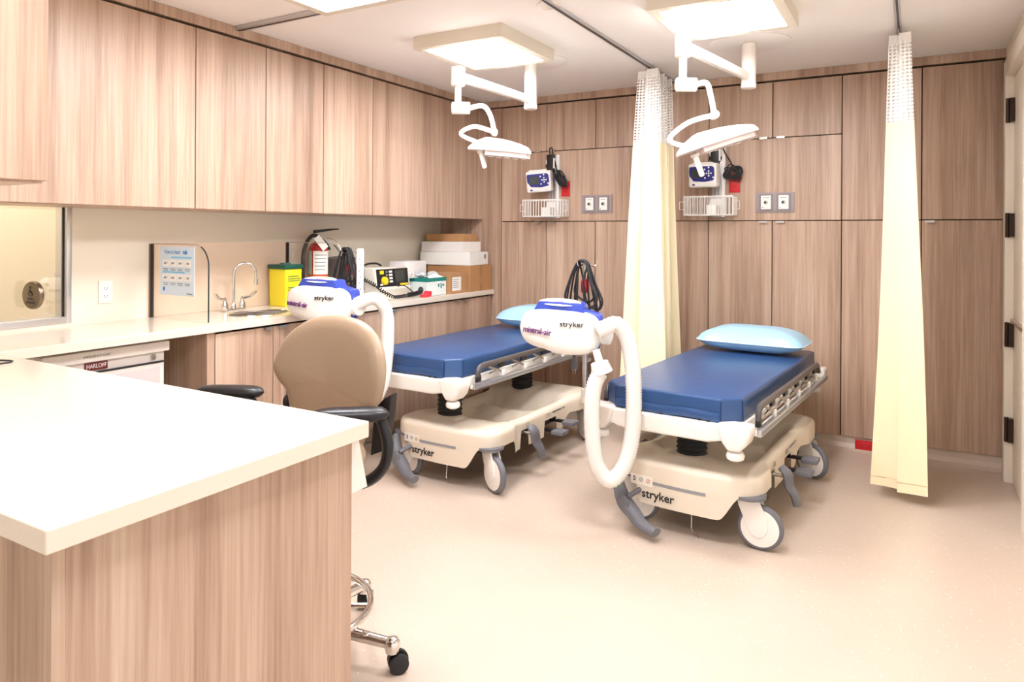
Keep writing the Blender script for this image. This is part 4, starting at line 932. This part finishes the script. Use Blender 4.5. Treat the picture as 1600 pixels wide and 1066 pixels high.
pillow((-.87, 4.53, .659), RR + .02, .64, .38, .155, 'plump pale blue pillow lying on the right stretcher')
pillow((-2.36, 4.54, .692), RL + .05, .62, .38, .165, 'pale blue pillow on the left stretcher, half hidden by the warming unit')

# ------------------------------------------------------------------ warming units on poles
def warming(pole, ztop, zbot, uc, yaw, hose, lab, plab, hlab, side, attach):
    p = thing('infusion_pole', plab, 'pole', (pole[0], pole[1], zbot))
    x, y = pole
    MB().lathe([(.0115, zbot), (.0115, ztop - .12), (.009, ztop - .12), (.009, ztop)], (x, y, 0), 16).build('tube', CHROME, p)
    MB().lathe([(.017, 0), (.021, .012), (.022, .035), (.021, .055), (.014, .07)], (x, y, ztop - .165), 18).build('height_knob', RED, p)
    for a in (.4, 2.5, 4.4):
        MB().tube(smooth_path([(x, y, ztop - .01), (x + .03 * math.cos(a), y + .03 * math.sin(a), ztop - .03), (x + .05 * math.cos(a), y + .05 * math.sin(a), ztop - .03), (x + .06 * math.cos(a), y + .06 * math.sin(a), ztop - .008)], 5), .0035, 6).build('hook', CHROME, p)
    MB().tube([(x, y, zbot - .02), (x, y, zbot + .05)], .018, 14).build('socket', WHITEM, p)
    MB().tube([(x, y, zbot + .005), attach], .014, 10).build('socket_bracket', WHITEM, p)
    # cable bundle over the hooks
    rnd = random.Random(11)
    cb = thing('cable_bundle', 'looped black power cable hanging on ' + side, 'cable', (x, y, ztop - .2))
    for k in range(8):
        a = rnd.uniform(-.06, .05); b = rnd.uniform(.02, .12); dz = rnd.uniform(-.3, -.16); yo = y - .025 + rnd.uniform(-.03, .03)
        pts = [(x + a - .03, yo, ztop + dz), (x + a * .6 - .03, yo, ztop - .1), (x - .02, yo, ztop - .015), (x + .01, yo, ztop - .003 - .004 * (k % 3)), (x + .03, yo, ztop - .03), (x + b * .55, yo, ztop - .12), (x + b * .85, yo, ztop + dz * .95), (x + b * .5 + a * .4, yo, ztop + dz - .035)]
        MB().tube(smooth_path(pts, 6, closed=True), .0052, 7, closed=True).build('loop', BLACKR, cb)
    # warming unit body: local x right, y back, z up
    W_ = thing('warming_unit', lab, 'warming unit', uc, yaw); W_.scale = (.98, .98, .9)
    hw_, hh_ = .2, .1
    def sect(scx, scz, yy, zc, ex=.55):
        out = []
        for i in range(40):
            a = 2 * PI * i / 40; cx = math.copysign(abs(math.cos(a)) ** ex, math.cos(a)); cz = math.copysign(abs(math.sin(a)) ** ex, math.sin(a))
            X = cx * scx; Z = cz * scz
            Z += .018 * (-(X / hw_)) * (.8 if cz < 0 else .35) - (0 if cz > 0 else .016 * (X / hw_ > -.2) * (1 - (X / hw_) ** 2))
            if X < 0: X *= 1.0 - .08 * abs(cz)
            out.append((X, yy + .028 * (X / hw_) ** 2, zc + Z))
        return out
    rs = [sect(.02, .02, -.118, 0), sect(.1, .055, -.116, 0), sect(.165, .085, -.108, 0), sect(.192, .099, -.09, 0), sect(.2, .106, -.06, 0), sect(.2, .107, -.01, 0), sect(.196, .105, .0, 0)]
    sh = MB(); sh.v = [q for r in rs for q in r]
    for j in range(len(rs) - 1):
        for i in range(40): k = (i + 1) % 40; sh.f.append((j * 40 + i, j * 40 + k, (j + 1) * 40 + k, (j + 1) * 40 + i))
    sh.f.append(tuple(range(40))[::-1]); sh.f.append(tuple(range(240, 280)))
    fs = sh.build('front_shell', WHITE, W_, local=True, angle=60)
    MB().prism([(-.16, -.085), (.0, -.125), (.185, -.11), (.212, -.02), (.2, .085), (.1, .112), (-.1, .112), (-.17, .07)], lambda a, z: (a, -.02, z), lambda a, z: (a * .95, .085, z * .95)).build('rear_shell', BLUE, W_, local=True, bevel=.012, segs=3)
    MB().prism([(-.13, .095), (.13, .088), (.108, .142), (-.1, .148)], lambda a, z: (a, -.055, z), lambda a, z: (a * .95, .07, z)).build('control_pod', BLUE, W_, local=True, bevel=.008)
    MB().ell((0, 0, 0), (.105, .045, .004), 24, 6).xf(Matrix.Translation((.0, -.025, .144)) @ Matrix.Rotation(.03, 4, 'Y') @ Matrix.Rotation(.35, 4, 'X')).build('control_plate', WHITE, W_, local=True)
    B(-.02, .03, -.035, -.03, .148, .15).build('display', RED, W_, local=True)
    text('stryker', .04, INK, Matrix.Translation((.085, -.1115, .042)) @ Matrix.Rotation(.14, 4, 'Z') @ Matrix.Rotation(PI / 2 - .12, 4, 'X'), W_, local=True, ext=.003)
    text('mistral-air', .046, INKP, Matrix.Translation((-.085, -.1165, .0)) @ Matrix.Rotation(-.2, 4, 'Z') @ Matrix.Rotation(PI / 2 - .0, 4, 'X') @ Matrix.Rotation(-.07, 4, 'Z'), W_, local=True, sx=.82, ext=.003)
    MB().tube([(.18, .02, -.02), (.235, .01, -.02)], [.05, .05], 24).build('hose_port', WHITE, W_, local=True)
    B(-.03, .05, .085, .15, -.04, .05).build('pole_clamp', GREYP, W_, local=True, bevel=.006)
    h = corrugated(hose[0], .038, .013).build('warm_air_hose', WHITE, angle=80); tag(h, hlab, 'hose', 'corrugated warm air hoses')
    if hose[1]:
        a, b = Vector(hose[1][0]), Vector(hose[1][1]); dd = (b - a)
        MB().tube([a, a + dd * .45, a + dd * .5, b], [.05, .04, .019, .017], 18).build('hose_nozzle', WHITE, h)
sc = lambda pts, k: [(x * k, y * k, 1.38 + (z - 1.38) * k) for x, y, z in pts]
HR = sc([(-1.30, 3.07, .92), (-1.264, 3.092, .938), (-1.219, 3.12, .952), (-1.18, 3.145, .89), (-1.157, 3.16, .76), (-1.15, 3.164, .6), (-1.158, 3.162, .42), (-1.187, 3.145, .29), (-1.242, 3.114, .215), (-1.292, 3.084, .265), (-1.314, 3.07, .366), (-1.322, 3.065, .548), (-1.312, 3.07, .66), (-1.285, 3.085, .73)], .965)
warming((-1.415, 3.19), 1.252, .565, (-1.462, 3.02, .925), .15, (HR, sc([(-1.28, 3.088, .725), (-1.305, 3.073, .83)], .965)),
        'white and blue warming unit on the pole of the right stretcher', 'chrome infusion pole with a red knob at the foot of the right stretcher', 'white corrugated hose looping down in front of the right stretcher',
        'the pole of the right stretcher', (-1.34, 3.2, .54))
HL = sc([(-2.80, 3.0, .955), (-2.77, 3.02, .965), (-2.73, 3.06, .99), (-2.69, 3.1, 1.0), (-2.655, 3.13, .965), (-2.64, 3.15, .9), (-2.635, 3.15, .8), (-2.635, 3.14, .65), (-2.65, 3.12, .5), (-2.7, 3.08, .4), (-2.78, 3.02, .42), (-2.82, 3.0, .55)], .955)
warming((-2.93, 3.157), 1.29, .6, (-2.84, 2.84, .99), .2, (HL, None),
        'white and blue warming unit above the back of the tan stool', 'chrome infusion pole with a red knob at the foot of the left stretcher', 'white corrugated hose arching over behind the tan stool',
        'the pole of the left stretcher', (-2.76, 3.17, .57))
st = thing('hose_strap', 'white perforated hose end strip beside the left cable bundle', 'strap', (-2.82, 3.08, 1.02))
Ms = frame((-2.80, 3.1, 1.15), (.87, .5, 0), (-.06, 0, 1))
MB().obox(Ms, .042, .27, .02).build('strip', WHITE, st, bevel=.008)
for k in range(6): MB().lathe([(.0035, 0), (.0035, .001)], (0, 0, 0), 8).xf(Ms @ Matrix.Translation((0.004 * (-1) ** k, -.1 + .035 * k, .0102))).build('hole', INKG, st)
# hanging power plug under the right warming unit
pg = thing('power_plug', 'clear power plug dangling below the right warming unit', 'plug', (-1.42, 3.1, .73))
MB().tube(smooth_path([(-1.44, 3.1, .83), (-1.435, 3.1, .8), (-1.43, 3.1, .78)], 4), .006, 8).build('cord', BLACKR, pg)
MB().lathe([(.009, 0), (.012, -.02), (.016, -.035), (.016, -.06), (.006, -.064)], (-1.43, 3.1, .785), 14).build('plug_body', mat('smoked_plug', (96, 96, 104), .2), pg)
for s in (-1, 1): B(-1.43 + s * .006 - .0015, -1.43 + s * .006 + .0015, 3.098, 3.102, .7, .722).build('prong', CHROME, pg)

# ------------------------------------------------------------------ tan stool behind the peninsula
CX, CY, CR = -1.74, 1.62, math.radians(4)
ch = thing('office_stool', 'tan vinyl drafting stool with black arms behind the peninsula', 'stool', (CX, CY, 0), CR)
K = dict(parent=ch, local=True)     # local: -y is the sitter's front (towards the peninsula)
OUTL = [(-.2, .16), (-.195, .2), (-.17, .265), (-.125, .315), (-.07, .342), (0, .352), (.07, .345), (.125, .322), (.17, .28), (.196, .22), (.2, .16), (.19, .1), (.178, .07), (.15, .055), (.135, .0), (.125, -.06), (.1, -.1), (0, -.115), (-.1, -.1), (-.125, -.05), (-.14, .02), (-.155, .08), (-.185, .12)]
zb_ = .735; yb_ = .2
def br(k, yo):
    c0 = Vector((0, .12)); return [Vector((c0.x + (x - c0.x) * k, 0, c0.y + (z - c0.y) * k)) for x, z in OUTL], yo
OS = smooth_path([(x * 1.2, 0, z) for x, z in OUTL], 4, closed=True); nO = len(OS); mb = MB()
lay = [(.0, -.036), (.5, -.036), (.8, -.034), (.93, -.026), (.985, -.012), (1, .0), (.985, .014), (.93, .026), (.5, .034), (.0, .034)]
for k, yo in lay:
    for p in OS:
        X = p.x * max(k, .001); Z = .12 + (p.z - .12) * max(k, .001)
        mb.v.append((X - .008, yb_ + yo - .7 * X * X + .10 * (Z - .1) ** 1 * .8, zb_ + Z))
for j in range(len(lay) - 1):
    for i in range(nO): k = (i + 1) % nO; mb.f.append((j * nO + i, j * nO + k, (j + 1) * nO + k, (j + 1) * nO + i))
bk = mb.build('backrest', TAN, angle=70, **K)
for s in (-1, 1):
    MB().prism([(.125, -.12), (.165, -.1), (.19, .02), (.196, .1), (.175, .085), (.15, .06), (.135, .0)], lambda a, z: (s * a * 1.2 - .008, yb_ + .01, zb_ + z), lambda a, z: (s * a * 1.2 - .008, yb_ + .05, zb_ + z)).build('back_bracket', BLACK, bk, local=True, bevel=.006)
    MB().ell((s * .205 - .008, yb_ - .005, zb_ + .03), (.016, .022, .03), 14, 8).build('adjust_knob', BLACK, bk, local=True)
MB().tube(smooth_path([(0, yb_ + .03, zb_ - .06), (0, yb_ + .06, .66), (0, yb_ + .02, .6), (0, .1, .585)], 6), .022, 10).build('back_stem', BLACK, **K)
def seatf(u, v):
    a = 2 * PI * u; X = math.copysign(abs(math.cos(a)) ** .75, math.cos(a)) * .225; Y = math.copysign(abs(math.sin(a)) ** .75, math.sin(a)) * .215
    pr = [(0, .69), (.6, .692), (.85, .688), (.96, .676), (1, .655), (.985, .63), (.93, .612), (.6, .605), (0, .605)]
    t = v * 8; i = min(int(t), 7); f = t - i; r = pr[i][0] * (1 - f) + pr[i + 1][0] * f; z = pr[i][1] * (1 - f) + pr[i + 1][1] * f
    return (X * max(r, .001), Y * max(r, .001) - .02, z)
MB().grid(seatf, 48, 25, True).build('seat', TAN, angle=70, **K)
B(-.1, .1, -.1, .12, .575, .606).build('seat_plate', BLACK, bevel=.01, **K)
for s, yaw, ax, ay in ((1, -.95, .3, .04), (-1, -1.15, -.27, .08)):
    d = Vector((math.sin(yaw), -math.cos(yaw), 0)); sd = Vector((d.y, -d.x, 0)); c0 = Vector((ax, ay + .03, .81))
    def padf(u, v):
        a = 2 * PI * u; t = v; L = -.02 + .25 * t; e = (1 - abs(2 * t - 1) ** 4) ** .5 if 0 < t < 1 else 0.001
        w_ = (.045 - .008 * t) * max(e, .02); h = .024 * max(e, .02)
        return c0 + d * L + sd * w_ * math.copysign(abs(math.cos(a)) ** .8, math.cos(a)) + Vector((0, 0, h * math.copysign(abs(math.sin(a)) ** .8, math.sin(a))))
    pdo = MB().grid(padf, 20, 21, True).build('arm_pad', BLACK, angle=70, **K)
    lp = smooth_path([(ax - s * .01, .07, .795), (ax + s * .02, .065, .72), (ax + s * .01, .06, .65), (ax - s * .04, .05, .6), (ax - s * .11, .04, .58), (s * .08, .03, .582)], 6)
    vs = MB().tube(lp, .018, 10); vs.build('arm_bracket', BLACK, pdo, local=True)
MB().lathe([(.028, .3), (.028, .45), (.022, .45), (.022, .58)], (0, 0, 0), 20).build('gas_column', BLACK, **K)
MB().lathe([(.045, .06), (.05, .1), (.04, .16), (.028, .3)], (0, 0, 0), 24).build('hub', CHROME, **K)
fr_ = MB().tube([(.245 * math.cos(2 * PI * k / 48), .245 * math.sin(2 * PI * k / 48), .165) for k in range(48)], .0115, 10, closed=True).build('foot_ring', CHROME, angle=70, **K)
for k in range(3):
    a = 2 * PI * k / 3 + .5; MB().tube([(.03 * math.cos(a), .03 * math.sin(a), .17), (.243 * math.cos(a), .243 * math.sin(a), .165)], .008, 8).build('ring_spoke', CHROME, fr_, local=True)
for k in range(5):
    a = math.radians(18) - CR + 2 * PI * k / 5; cx, sx_ = math.cos(a), math.sin(a); E_ = .34
    lg = MB().tube([(.03 * cx, .03 * sx_, .125), (.2 * cx, .2 * sx_, .105), (E_ * cx, E_ * sx_, .088)], [.024, .02, .017], 12); lg.lathe([(.022, -.02), (.024, -.005), (.024, .012), (.016, .022), (.004, .026)], (E_ * cx, E_ * sx_, .085), 16)
    lo = lg.build('base_leg', CHROME, **K)
    wa = a + .6; wx, wy = E_ * cx + .018 * math.cos(wa), E_ * sx_ + .018 * math.sin(wa); nx, ny = -math.sin(wa), math.cos(wa)
    wl_ = MB()
    for s in (-1, 1):
        wl_.tube([(wx + nx * s * .006, wy + ny * s * .006, .03), (wx + nx * s * .01, wy + ny * s * .01, .03), (wx + nx * s * .024, wy + ny * s * .024, .03), (wx + nx * s * .027, wy + ny * s * .027, .03)], [.027, .03, .03, .024], 20)
    wl_.build('twin_caster', BLACKR, lo, local=True)
    MB().tube([(wx + nx * -.006, wy - ny * .006, .035), (wx + nx * .006, wy + ny * .006, .035)], .033, 18).build('caster_hood', BLACK, lo, local=True)
